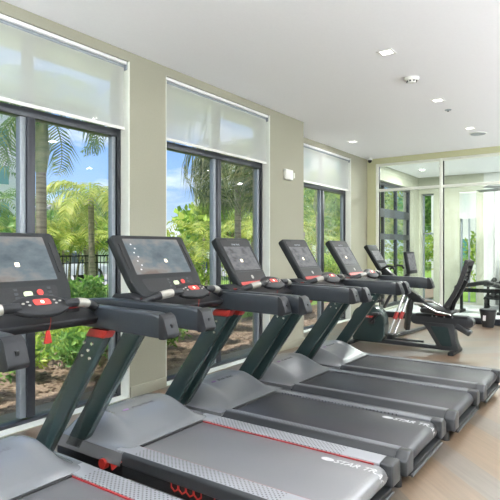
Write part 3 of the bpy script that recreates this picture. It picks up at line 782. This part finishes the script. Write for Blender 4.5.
# ------------------------------------------------------------------ cross trainer behind the bike
ct = empty('cross_trainer', (1.0,8.7,0), 0, 'grey cross trainer with chrome link arms and a tablet console, behind the recumbent bike', 'exercise machine')
def C(x, y, z): return (x-1.0, y-8.7, z)
def beam(bm, a, b, w, t):
    a, b = V(a), V(b); d = (b-a); L_ = d.length; q = d.to_track_quat('X','Z').to_matrix(); box(bm, (a+b)/2, (L_, t, w), q)
bm = newbm(); beam(bm, C(.66,8.7,1.12), C(1.52,8.7,.46), .14, .12); obj('boom', bm, M['side'], ct, bevel=.02)
bm = newbm(); beam(bm, C(.90,8.63,1.00), C(1.45,8.63,.62), .02, .02); obj('boom_trim', bm, M['chrome'], ct)
bm = newbm(); beam(bm, C(1.15,8.75,.70), C(1.02,8.9,.10), .11, .08); obj('rear_leg', bm, M['side'], ct, bevel=.015)
for dy, dx in ((0,0),(.10,.06)):
    bm = newbm(); cyl(bm, C(.93+dx,8.25+dy,.05), C(1.07+dx,8.62+dy,.72), .022); la = obj('link_arm', bm, M['chrome'], ct, smooth=True)
    bm = newbm(); cyl(bm, C(.985+dx,8.40+dy,.325), C(1.01+dx,8.46+dy,.43), .034); obj('red_collar', bm, M['red'], la, smooth=True)
bm = newbm(); bx(bm, -.16,.04,-.56,-.38, .03,.11); obj('pivot_block', bm, M['black'], ct, bevel=.01)
bm = newbm(); beam(bm, C(.93,8.25,.04), C(1.15,10.3,.04), .05, .07); obj('floor_bar', bm, M['side'], ct, bevel=.008)
bm = newbm(); bx(bm, -.45,.50,-.47,-.40, 0,.045); obj('front_stabiliser', bm, M['side'], ct, bevel=.008)
bm = newbm(); bx(bm, -.25,.55,1.56,1.63, 0,.045); obj('rear_stabiliser', bm, M['side'], ct, bevel=.008)
bm = newbm(); tube(bm, [C(.63,8.5,.62),C(.60,8.5,.9),C(.66,8.6,1.10)], .014); obj('pedal_hanger', bm, M['side'], ct, smooth=True)
bm = newbm(); box(bm, C(.68,8.46,.60), (.20,.12,.05), Matrix.Rotation(R(-15),3,'Y')); obj('foot_pedal', bm, M['rubber'], ct, bevel=.015)
q0, q1 = V(C(.72,8.7,1.13)), V(C(.46,8.7,1.56)); dd = (q1-q0).normalized(); n2 = V((dd.z,0,-dd.x))
CF = lambda u, v, a: q0 + dd*v + n2*a + V((0,u,0)); LL = (q1-q0).length
bm = newbm(); prism(bm, rpoly([(-.20,0),(.20,0),(.225,LL),(-.225,LL)], .04), -.07,0, CF); cn = obj('console', bm, M['console'], ct, bevel=.012)
bm = newbm(); prism(bm, rrect(.33,.19,.006,3,0,.28), 0,.003, CF); obj('screen', bm, M['scrB'], cn)
bm = newbm(); prism(bm, rrect(.30,.07,.01,3,0,.09), 0,.003, CF); obj('keypad', bm, M['rail'], cn)
for s in (-1,1):
    bm = newbm(); tube(bm, [C(.72,8.7+s*.2,1.13),C(.84,8.7+s*.24,1.20),C(.93,8.7+s*.24,1.19),C(.96,8.7+s*.24,1.14)], .018); obj('hand_grip', bm, M['rubber'], ct, smooth=True)

# ------------------------------------------------------------------ far room equipment
bn = empty('weight_bench', (1.42,12.9,0), 0, 'low black padded weight bench behind the partition, nearest the mullion', 'bench')
bm = newbm(); prism(bm, rpoly([(-.55,.62),(.10,.76),(.60,.62),(.60,.55),(.10,.66),(-.55,.54)], .03, 4), -.17,.17, XZ); obj('pad', bm, M['rubber'], bn, bevel=.02)
bm = newbm(); bx(bm, -.5,.5,-.03,.03, .47,.56); obj('spine', bm, M['black'], bn)
for x in (-.42,.42):
    bm = newbm(); bx(bm, x-.03,x+.03,-.03,.03, .05,.5); bx(bm, x-.04,x+.04,-.26,.26, 0,.06); obj('leg', bm, M['black'], bn, bevel=.006)
dr = empty('dumbbell_rack', (2.3,14.0,0), 0, 'black two-shelf dumbbell rack against the far curtain', 'rack')
for z in (.28,.60):
    bm = newbm(); box(bm, (0,0,z), (2.0,.34,.03), Matrix.Rotation(R(12),3,'X')); obj('shelf', bm, M['black'], dr)
for x in (-.95,.95):
    bm = newbm(); bx(bm, x-.03,x+.03,-.2,-.14, 0,.3); bx(bm, x-.03,x+.03,.12,.18, 0,.68); bx(bm, x-.03,x+.03,-.24,.24, 0,.05); obj('leg', bm, M['black'], dr, bevel=.004)
def dumbbell():
    r = empty('dumbbell', (0,0,0), 0, None, 'dumbbell', 'dumbbells on the far rack')
    bm = newbm(); cyl(bm, (0,-.06,0),(0,.06,0), .016, n=12); obj('handle', bm, M['chrome'], r, smooth=True)
    for s in (-1,1):
        bm = newbm(); cyl(bm, (0,s*.06,0),(0,s*.15,0), .065, .06, n=6); obj('weight_head', bm, M['rubber'], r, bevel=.006)
    return r
db = None
for zi, z in enumerate((.28,.60)):
    for i in range(9):
        d_ = db if (db and False) else (dumbbell() if db is None else copy_tree(db))
        if db is None: db = d_
        d_.location = (1.5+.2*i, 14.0, z+.083); d_.rotation_euler = (R(12),0,0)
        d_['label'] = 'black hexagonal dumbbell on the %s shelf of the far rack' % ('lower','upper')[zi]
tb = empty('waste_bin', (1.99,10.68,0), 0, 'small black bin with a pale label standing at the partition curb', 'bin')
bm = newbm(); cyl(bm, (0,0,0),(0,0,.30), .10, .145, 28); obj('bucket', bm, M['rubber'], tb, smooth=True)
bm = newbm(); cyl(bm, (0,0,.30),(0,0,.34), .155, .15, 28); obj('lid', bm, M['plast'], tb, smooth=True)
bm = newbm(); box(bm, (-.04,-.132,.18), (.055,.006,.10), Matrix.Rotation(R(-16),3,'Z') @ Matrix.Rotation(R(-9),3,'X')); obj('bin_label', bm, M['white'], tb)

# ------------------------------------------------------------------ outside
def ground(name, x0, x1, y0, y1, z, m, label=None):
    bm = newbm(); bx(bm, x0,x1,y0,y1, z-.2,z); o = obj(name, bm, m); o['kind'] = 'structure'; return o
ground('ground_mulch', -2.9, -.83, -15, 40, -.08, M['mulch'])
bm = newbm(); bx(bm, -.83,-.28,-15,6.97,-.28,-.08); o = obj('ground_mulch_strip', bm, M['mulch']); o['kind']='structure'
ground('ground_lawn', -14, -2.9, -30, 70, -.09, M['lawn'])
ground('ground_road', -24, -14, -60, 110, -.12, M['road'])
ground('ground_lawn_far', -120, -24, -80, 160, -.10, M['lawn'])
ground('ground_paving_right', XR+.3, 60, -40, 60, -.1, M['road'])
ground('ground_paving_front', -2.9, XR+.3, -30, YB-.3, -.1, M['road'])
ground('ground_far', -14, XR+.3, YF+.3, 70, -.13, M['lawn'])

def leaf_cloud(name, m, n, size, fn, seed, parent, up=.3, aspect=.45):
    """n separate folded leaves; fn(rnd)->position"""
    rnd = random.Random(seed); vs = []; fs = []
    for _ in range(n):
        p = fn(rnd); d = V((rnd.gauss(0,1), rnd.gauss(0,1), rnd.gauss(up,.7))).normalized()
        s = d.cross(V((rnd.gauss(0,1), rnd.gauss(0,1), rnd.gauss(0,1)))).normalized(); q = d.cross(s)
        l = size*rnd.uniform(.6,1.3); w = l*aspect
        k = len(vs)
        vs += [p, p+d*l*.5+s*w*.5+q*l*.08, p+d*l, p+d*l*.5-s*w*.5+q*l*.08]
        fs += [(k,k+1,k+2),(k,k+2,k+3)]
    me = bpy.data.meshes.new(name); me.from_pydata([tuple(v) for v in vs], [], fs); me.materials.append(m)
    o = bpy.data.objects.new(name, me); COL.objects.link(o); o.parent = parent; return o
def shrub(x, y, w, h, m, label, n=900, size=.09, seed=0, group='garden shrubs outside the windows', z=-.08, up=.5):
    r = empty('shrub', (x,y,z), 0, label, 'shrub', group)
    blobs = []; rnd = random.Random(seed+77)
    for _ in range(7): blobs.append((V((rnd.uniform(-.3,.3)*w, rnd.uniform(-.3,.3)*w, rnd.uniform(.45,.75)*h)), rnd.uniform(.22,.36)))
    def fn(rd):
        c, s = rd.choice(blobs); d = V((rd.gauss(0,1), rd.gauss(0,1), rd.gauss(0,1))).normalized()*rd.uniform(.6,1)
        p = c + V((d.x*s*w, d.y*s*w, d.z*s*h*1.0)); p.z = max(.03, p.z); return p
    leaf_cloud('leaves', m, n, size, fn, seed, r, up)
    bm = newbm()
    for c, s in blobs: tube(bm, [(c.x*.2,c.y*.2,0), (c.x*.6,c.y*.6,c.z*.6), (c.x,c.y,c.z)], [.014,.010,.005], 5)
    obj('stems', bm, M['stem'], r); return r
def tree(x, y, w, h, m, label, n=2500, size=.35, seed=0, group='trees beyond the fence', zt=.3):
    r = empty('tree', (x,y,-.1), 0, label, 'tree', group); rnd = random.Random(seed+5)
    blobs = [(V((rnd.uniform(-.35,.35)*w, rnd.uniform(-.35,.35)*w, h*rnd.uniform(zt+.12,.85))), rnd.uniform(.14,.24)) for _ in range(16)]
    def fn(rd):
        c, s = rd.choice(blobs); d = V((rd.gauss(0,1), rd.gauss(0,1), rd.gauss(0,1))).normalized()*rd.uniform(.65,1); return c + V((d.x*s*w, d.y*s*w, d.z*s*h*.8))
    leaf_cloud('foliage', m, n, size, fn, seed, r, .2, .6)
    bm = newbm(); tube(bm, [(0,0,0),(.02*w,0,h*.3),(0,.02*w,h*.6)], [.03*h,.022*h,.01*h], 8)
    for c, s in blobs[:6]: tube(bm, [(0,0,h*.35),(c.x*.5,c.y*.5,c.z*.8),tuple(c)], [.012*h,.008*h,.004*h], 5)
    obj('trunk', bm, M['stem'], r, smooth=True); return r
def frond(vs, fs, base, az, el, length, droop, leafl, rnd, nl=34, hang=.5, w=.028):
    """arched rachis with rows of narrow leaflets"""
    h = V((math.cos(az), math.sin(az), 0)); side = V((-math.sin(az), math.cos(az), 0))
    P = []; e = el; p = V(base); st = length/nl
    for i in range(nl+1):
        P.append((p.copy(), e)); d = h*math.cos(e) + V((0,0,1))*math.sin(e); p = p + d*st; e -= droop/nl*(1+.8*i/nl)
    for i in range(nl):
        a, ea = P[i]; b, eb = P[i+1]; t = i/nl; wr = .018*(1-t)+.003
        k = len(vs); vs += [a-side*wr, a+side*wr, b+side*wr*.9, b-side*wr*.9]; fs.append((k,k+1,k+2,k+3))
        if i < 3: continue
        d = h*math.cos(ea) + V((0,0,1))*math.sin(ea); u = side.cross(d)
        ll = leafl*(math.sin(PI*min(1,(t*.9+.12)))**.6)*rnd.uniform(.85,1.1)
        for s in (-1,1):
            out = (side*s*.85 + d*.55 + u*rnd.uniform(-.1,.35)).normalized()
            m1 = a + out*ll*.5; tip = a + out*ll*.92 + V((0,0,-1))*ll*hang*rnd.uniform(.7,1.2)
            wd = d*w*.5
            k = len(vs); vs += [a-wd*.5, a+wd*.5, m1+wd, m1-wd, tip]; fs += [(k,k+1,k+2,k+3),(k+3,k+2,k+4)]
def palm(x, y, h, r, nf, fl, m, label, seed, shaft=True, droop=1.7, el=(.2,1.2), leafl=.42, hang=.5, group='palms outside the windows', stems=1, w=.028, azs=None, nl=34):
    root = empty('palm_tree', (x,y,-.09), 0, label, 'palm tree', group); rnd = random.Random(seed)
    vs, fs = [], []; tb_ = newbm(); sh = newbm()
    for s in range(stems):
        ox, oy = (0,0) if stems == 1 else (rnd.uniform(-.45,.45), rnd.uniform(-.45,.45)); hh = h*(1 if stems == 1 else rnd.uniform(.55,1.05))
        lean = V((ox*.5+rnd.uniform(-.05,.05)*h*.3, oy*.5, 0)); pts = []
        for i in range(7):
            t = i/6; pts.append(V((ox,oy,0)) + lean*t*t + V((0,0,hh*t)))
        tube(tb_, pts, [r*(1.15-.25*i/6) for i in range(7)], 12)
        top = pts[-1]
        if shaft: tube(sh, [top, top+V((0,0,.12*hh)), top+V((0,0,.27*hh)), top+V((0,0,.34*hh))], [r*.95, r*1.55, r*1.15, r*.6], 14); top = top + V((0,0,.32*hh))
        n_ = nf if stems == 1 else max(5, nf//2)
        for k in range(n_):
            az = (azs[k % len(azs)] if azs else 2*PI*k/n_) + rnd.uniform(-.25,.25)
            frond(vs, fs, top, az, rnd.uniform(*el), fl*rnd.uniform(.8,1.1), droop*rnd.uniform(.8,1.2), leafl, rnd, nl=nl, hang=hang, w=w)
    me = bpy.data.meshes.new('fronds'); me.from_pydata([tuple(v) for v in vs], [], fs); me.materials.append(m)
    o = bpy.data.objects.new('fronds', me); COL.objects.link(o); o.parent = root
    obj('trunk', tb_, M['trunk'], root, smooth=True)
    if shaft: obj('crownshaft', sh, M['shaft'], root, smooth=True)
    else: sh.free()
    return root
# near palms
palm(-3.26, 4.70, 2.75, .085, 15, 2.1, M['palmb'], 'slender palm with a green crownshaft standing in the nearest window', 11, w=.035, droop=2.4)
palm(-2.6, 8.9, 3.7, .07, 22, 2.7, M['palmc'], 'palm with long drooping fronds hanging into the middle window', 12, shaft=False, droop=3.3, el=(0,.7), hang=.8, leafl=.65, w=.05, nl=26)
palm(-3.4, 7.3, 3.55, .11, 14, 2.3, M['palmc'], 'palm hidden by the wall pier, frond tips hanging atop the nearest window', 15, droop=2.7, el=(.1,.8), hang=.5, leafl=.5, w=.05, nl=24)
palm(-4.6, 2.2, 2.9, .12, 13, 2.4, M['palmc'], 'dark palm by the left edge of the photo behind the window stile', 13, droop=2.0, hang=.4, w=.04)
palm(-3.6, 14.6, 2.6, .13, 14, 2.4, M['palmb'], 'thick trunked palm seen through the farthest window', 14, droop=2.2)
palm(-5.95, 7.75, 2.75, .07, 18, 1.5, M['palma'], 'small palm with a radiating yellow-green crown, centred in the nearest window', 31, shaft=False, droop=1.9, el=(.0,1.1), hang=.35, leafl=.42, w=.045, nl=22)
# feathery clumps
K = dict(shaft=False, hang=.16, w=.05, nl=24, leafl=.42)
palm(-8.6, 8.9, 2.1, .035, 14, 2.0, M['palma'], 'yellow-green feathery palm clump behind the fence, right of the near palm', 21, stems=5, droop=1.7, el=(.5,1.35), **K)
palm(-9.9, 11.0, 3.2, .05, 14, 2.2, M['palmb'], 'taller feathery palm clump behind the fence, left of the second console', 22, stems=4, droop=1.7, el=(.5,1.35), **K)
palm(-9.6, 6.6, 2.7, .05, 14, 2.0, M['palmb'], 'green feathery palm clump behind the fence, directly behind the near palm', 23, stems=4, droop=1.7, el=(.4,1.3), **K)
palm(-6.4, 11.8, 2.0, .04, 12, 1.9, M['palma'], 'bright feathery palm clump low in the middle window', 24, stems=5, droop=1.7, el=(.4,1.3), **K)
palm(-4.6, 12.0, 1.8, .04, 12, 1.9, M['palma'], 'bright feathery palm clump behind the drooping fronds in the middle window', 25, stems=5, droop=1.7, el=(.4,1.3), **K)
palm(-5.5, 16.6, 2.3, .05, 12, 2.0, M['palma'], 'bright feathery palm clump left in the farthest window', 26, stems=5, droop=1.7, el=(.4,1.3), **K)
palm(-3.8, 19.0, 2.4, .05, 12, 2.0, M['palma'], 'bright feathery palm clump right in the farthest window', 27, stems=5, droop=1.7, el=(.4,1.3), **K)
palm(-9.5, 3.6, 2.8, .05, 14, 2.2, M['palmc'], 'dull feathery palm clump behind the fence at the left edge of the photo', 28, stems=5, droop=1.7, el=(.4,1.3), **K)
# shrubs
SH = [(-2.6,2.6,.9,.75,'leafc','leafy shrub at the foot of the window stile, nearest the left edge'),
      (-2.6,3.9,.9,.80,'leafa','bright low shrub at the mulch edge left of the treadmill uprights'),
      (-2.9,4.9,1.0,.85,'leafb','mid-green shrub behind the first pair of treadmill uprights'),
      (-1.35,2.75,.7,.6,'leafb','leafy plant on the mulch close to the glass, under the nearest console'),
      (-1.3,3.95,.75,.62,'leafb','dark leafy plant near the glass between the first uprights'),
      (-1.9,5.0,.8,.8,'leafa','bright upright plant behind the plants nearest the glass'),
      (-1.5,8.6,.8,.8,'leafb','leafy plant near the glass under the third console'),
      (-1.2,5.15,.8,.75,'leafb','grey-green bushy plant close to the glass, seen left of the third hood'),
      (-1.75,3.45,.7,.55,'leafa','low yellow-green plant on the mulch close to the nearest window'),
      (-1.9,4.35,.8,.62,'leafa','wispy bright plant on the mulch just left of the first treadmill upright'),
      (-1.7,5.6,.8,.7,'leafb','leafy plant close to the glass behind the wall pier'),
      (-1.5,6.7,.7,.75,'leafb','small grey-green plant close to the middle window'),
      (-3.1,3.2,1.0,1.0,'leafa','bright shrub behind the low plants at the left of the nearest window'),
      (-2.3,5.2,.8,.60,'leafa','bright low shrub between the first pair of treadmill uprights'),
      (-4.5,5.7,1.3,1.18,'leafb','large glossy green shrub right of the first console'),
      (-4.9,6.9,1.3,1.12,'leafb','large glossy green shrub left of the second console'),
      (-4.4,4.0,1.4,1.15,'leafb','broad green shrub hidden partly by the nearest console'),
      (-2.3,6.5,1.0,.95,'leafb','greyish leafy shrub under the handrails at the middle window'),
      (-2.0,7.9,.9,.80,'leafb','small upright shrub on mulch behind the third treadmill'),
      (-3.4,8.2,1.3,1.35,'leafa','tall bright shrub at the left of the middle window'),
      (-3.0,10.2,1.2,1.2,'leafa','bright shrub behind the third console'),
      (-2.2,9.9,.8,.8,'leafb','low shrub on mulch at the right of the middle window'),
      (-2.8,12.2,1.2,1.25,'leafa','bright shrub low in the farthest window, left'),
      (-2.9,14.0,1.2,1.4,'leafa','bright shrub low in the farthest window, right'),
      (-3.2,17.0,1.6,1.8,'leafa','tall bright shrub beyond the farthest window')]
for i, (x, y, w, h, k, lab) in enumerate(SH):
    shrub(x, y, w, h, M[k], lab, n=1500 if h > 1 else 1000, size=.12 if h > 1 else .085, seed=i*3+1)
# bark chips strewn over the mulch
def chips():
    rnd = random.Random(8); vs = []; fs = []
    for _ in range(5200):
        x = rnd.uniform(-2.85,-.86) if rnd.random() < .8 else rnd.uniform(-.84,-.32); y = rnd.uniform(.5,12) if x < -.85 else rnd.uniform(.5,6.5)
        a = rnd.uniform(0,PI); l = rnd.uniform(.012,.04); w = l*rnd.uniform(.25,.6); z = -.078+rnd.uniform(0,.012); t = rnd.uniform(-.012,.012)
        d = V((math.cos(a),math.sin(a),0)); s = V((-d.y,d.x,0)); p = V((x,y,z)); k = len(vs)
        vs += [p-d*l-s*w, p+d*l-s*w+V((0,0,t)), p+d*l+s*w+V((0,0,t+.006)), p-d*l+s*w+V((0,0,.006))]; fs.append((k,k+1,k+2,k+3))
    me = bpy.data.meshes.new('bark_chips'); me.from_pydata([tuple(v) for v in vs], [], fs)
    me.materials.append(leafmat('bark_chip', (.08,.05,.035), (.20,.14,.10), (.36,.29,.23)))
    o = bpy.data.objects.new('bark_chips', me); COL.objects.link(o); tag(o, 'brown bark chips strewn over the bed along the windows', 'bark', kind='stuff')
chips()
# fence
fe = empty('metal_fence', (-7.6,0,-.09), 0, 'black metal picket fence running along the far edge of the garden', 'fence')
for k in range(13):
    y0 = -4 + 2.4*k
    bm = newbm(); bx(bm, -.012,.012, y0,y0+2.4, 1.36,1.40); bx(bm, -.012,.012, y0,y0+2.4, 1.18,1.21); bx(bm, -.012,.012, y0,y0+2.4, .12,.16)
    for j in range(1,20): bx(bm, -.008,.008, y0+.12*j-.008,y0+.12*j+.008, .04,1.38)
    obj('panel', bm, M['black'], fe)
    bm = newbm(); bx(bm, -.03,.03, y0-.03,y0+.03, 0,1.46); obj('post', bm, M['black'], fe)
# trees belt beyond the road
TR = [(-26,2,8,5.0,'leafb','at the far left edge'),(-26,9.5,7,4.2,'leafa','left of the near palm trunk'),(-26,18,8,3.9,'leafb','behind the white car'),
      (-27,27,8,4.2,'leafa','left of the white house'),(-24,36,8,4.6,'leafb','right of the white house'),(-20,42,9,6.2,'leafa','in the left of the middle window'),
      (-14,44,9,7.0,'leafb','in the right of the middle window'),(-9,42,8,7.5,'leafa','behind the palms of the farthest window'),(-5,38,7,6.5,'leafb','right in the farthest window'),
      (-10,27,6,6.5,'leafa','near the farthest window, before the tree belt'),(-12,21,5,4.6,'leafa','at the roadside, filling the middle window')]
for i, (x, y, w, h, k, lab) in enumerate(TR):
    tree(x, y, w, h, M[k], 'leafy roadside tree ' + lab, n=3600, size=.42, seed=40+i)
# hedge and tree beyond the far room
for i, (x, y, lab) in enumerate(((-3.2,22.5,'beyond the left panes of the far room'),(.8,18.5,'beyond the shaded window of the far room'))):
    shrub(x, y, 2.2, 2.4, M['leafa'], 'big garden shrub ' + lab, n=1500, size=.18, seed=90+i, z=-.13)
# cars
def car(x, y, rz, m, label):
    r = empty('car', (x,y,-.12), rz, label, 'car')
    bm = newbm(); prism(bm, rpoly([(-2.2,.35),(2.2,.35),(2.25,.75),(1.3,.92),(-1.9,.98),(-2.25,.8)], .12, 4), -.88,.88, XZ); obj('body', bm, m, r, bevel=.05)
    bm = newbm(); prism(bm, rpoly([(-1.75,.95),(1.15,.90),(.45,1.42),(-1.25,1.45)], .15, 4), -.76,.76, XZ); obj('cabin', bm, M['darkglass'], r, bevel=.05)
    bm = newbm(); prism(bm, rpoly([(-1.22,1.42),(.45,1.40),(.38,1.48),(-1.15,1.50)], .03, 3), -.72,.72, XZ); obj('roof', bm, m, r, bevel=.02)
    for sx in (-1.35,1.35):
        for sy in (-1,1):
            bm = newbm(); cyl(bm, (sx,sy*.70,.33),(sx,sy*.90,.33), .33, n=24); w_ = obj('wheel', bm, M['rubber'], r, smooth=True)
            bm = newbm(); cyl(bm, (sx,sy*.90,.33),(sx,sy*.905,.33), .2, n=16); obj('hub_cap', bm, M['aframe'], w_)
    return r
car(-17.5, 15.0, R(80), M['carw'], 'white parked car behind the fence right of the near palm')
car(-17.5, 22.6, R(88), M['card'], 'dark blue parked car behind the fence left of the second console')
# buildings
def building(x, y, rz, w, d, h, m, label, rows, cols, glassm, pitched=False):
    r = empty('building', (x,y,-.1), rz, label, 'building')
    bm = newbm(); bx(bm, 0,w,0,d,0,h); obj('wall', bm, m, r)
    if pitched:
        bm = newbm(); prism(bm, [(-.4,h),(w+.4,h),(w/2,h+1.6)], -.3,d+.3, XZ); obj('roof', bm, M['roof'], r)
    else:
        bm = newbm(); bx(bm, -.15,w+.15,-.15,d+.15,h,h+.35); obj('parapet', bm, m, r)
    for i in range(cols):
        for j in range(rows):
            cx = w*(i+.5)/cols; cz = h*(j+.55)/rows; ww = w/cols*.38; hh = h/rows*.5
            bm = newbm(); bx(bm, cx-ww/2-.06,cx+ww/2+.06,-.05,.0, cz-hh/2-.06,cz+hh/2+.06); f = obj('window', bm, M['whiteplas'], r)
            bm = newbm(); bx(bm, cx-ww/2,cx+ww/2,-.06,-.045, cz-hh/2,cz+hh/2); obj('pane', bm, glassm, f)
    return r
# building front faces local -y; rotate so that it looks back to the gym (+x)
building(-34, 24, R(90-8), 11, 9, 4.3, M['stucco'], 'low white house with small windows seen beside the second console', 1, 4, M['darkglass'], True)
building(-34, 11.6, R(90), 11.5, 10, 14, M['stucco'], 'tall white apartment building with teal windows at the left edge', 5, 3, M['tealglass'])
building(-3.0, 24.5, 0, 12, 8, 5.0, M['stucco'], 'white neighbouring building seen through the far room windows', 2, 5, M['tealglass'])
building(-37.5, 53.2, R(60), 22, 12, 14.5, M['beige'], 'pale high-rise seen above the palms in the middle window', 6, 8, M['tealglass'])

# ------------------------------------------------------------------ light
w = bpy.data.worlds.new('sky'); scene.world = w; w.use_nodes = True; nt = w.node_tree
bg = nt.nodes['Background']
tc = nt.nodes.new('ShaderNodeTexCoord'); sep = nt.nodes.new('ShaderNodeSeparateXYZ'); nt.links.new(tc.outputs['Generated'], sep.inputs[0])
rp = nt.nodes.new('ShaderNodeValToRGB'); nt.links.new(sep.outputs[2], rp.inputs[0])
el = rp.color_ramp.elements; el[0].position = 0; el[0].color = (.62,.74,.88,1); el[1].position = .6; el[1].color = (.13,.30,.72,1)
e = el.new(.14); e.color = (.27,.48,.86,1)
mp = nt.nodes.new('ShaderNodeMapping'); mp.inputs['Scale'].default_value = (1,1,2.6); nt.links.new(tc.outputs['Generated'], mp.inputs[0])
nz = nt.nodes.new('ShaderNodeTexNoise'); nz.inputs['Scale'].default_value = 4.2; nz.inputs['Detail'].default_value = 7; nt.links.new(mp.outputs[0], nz.inputs['Vector'])
cr = nt.nodes.new('ShaderNodeValToRGB'); nt.links.new(nz.outputs['Fac'], cr.inputs[0]); cr.color_ramp.elements[0].position = .50; cr.color_ramp.elements[1].position = .66
mx = nt.nodes.new('ShaderNodeMix'); mx.data_type = 'RGBA'; nt.links.new(cr.outputs[0], mx.inputs['Factor'])
nt.links.new(rp.outputs[0], mx.inputs['A']); mx.inputs['B'].default_value = (1.15,1.15,1.15,1)
nt.links.new(mx.outputs['Result'], bg.inputs[0]); bg.inputs[1].default_value = 1.15

su = bpy.data.lights.new('sun', 'SUN'); su.energy = 6.5; su.angle = R(1.0); su.color = (1,.95,.85)
so = bpy.data.objects.new('sun', su); COL.objects.link(so)
sd_ = V((.02,-.62,1.2)).normalized(); so.rotation_euler = sd_.to_track_quat('Z','Y').to_euler()

# ------------------------------------------------------------------ camera
cam = bpy.data.cameras.new('camera'); co = bpy.data.objects.new('camera', cam); COL.objects.link(co)
cam.sensor_width = 36; cam.sensor_fit = 'HORIZONTAL'; cam.lens = 36*520/500; cam.shift_y = -.004; cam.clip_start = .05; cam.clip_end = 400
co.location = (3.97,0,1.5); co.rotation_euler = (R(90),0,R(35.1)); scene.camera = co
scene.view_settings.view_transform = 'Standard'; scene.view_settings.look = 'None'
scene.view_settings.exposure = 0.2; scene.view_settings.gamma = 1; scene.view_settings.use_curve_mapping = False
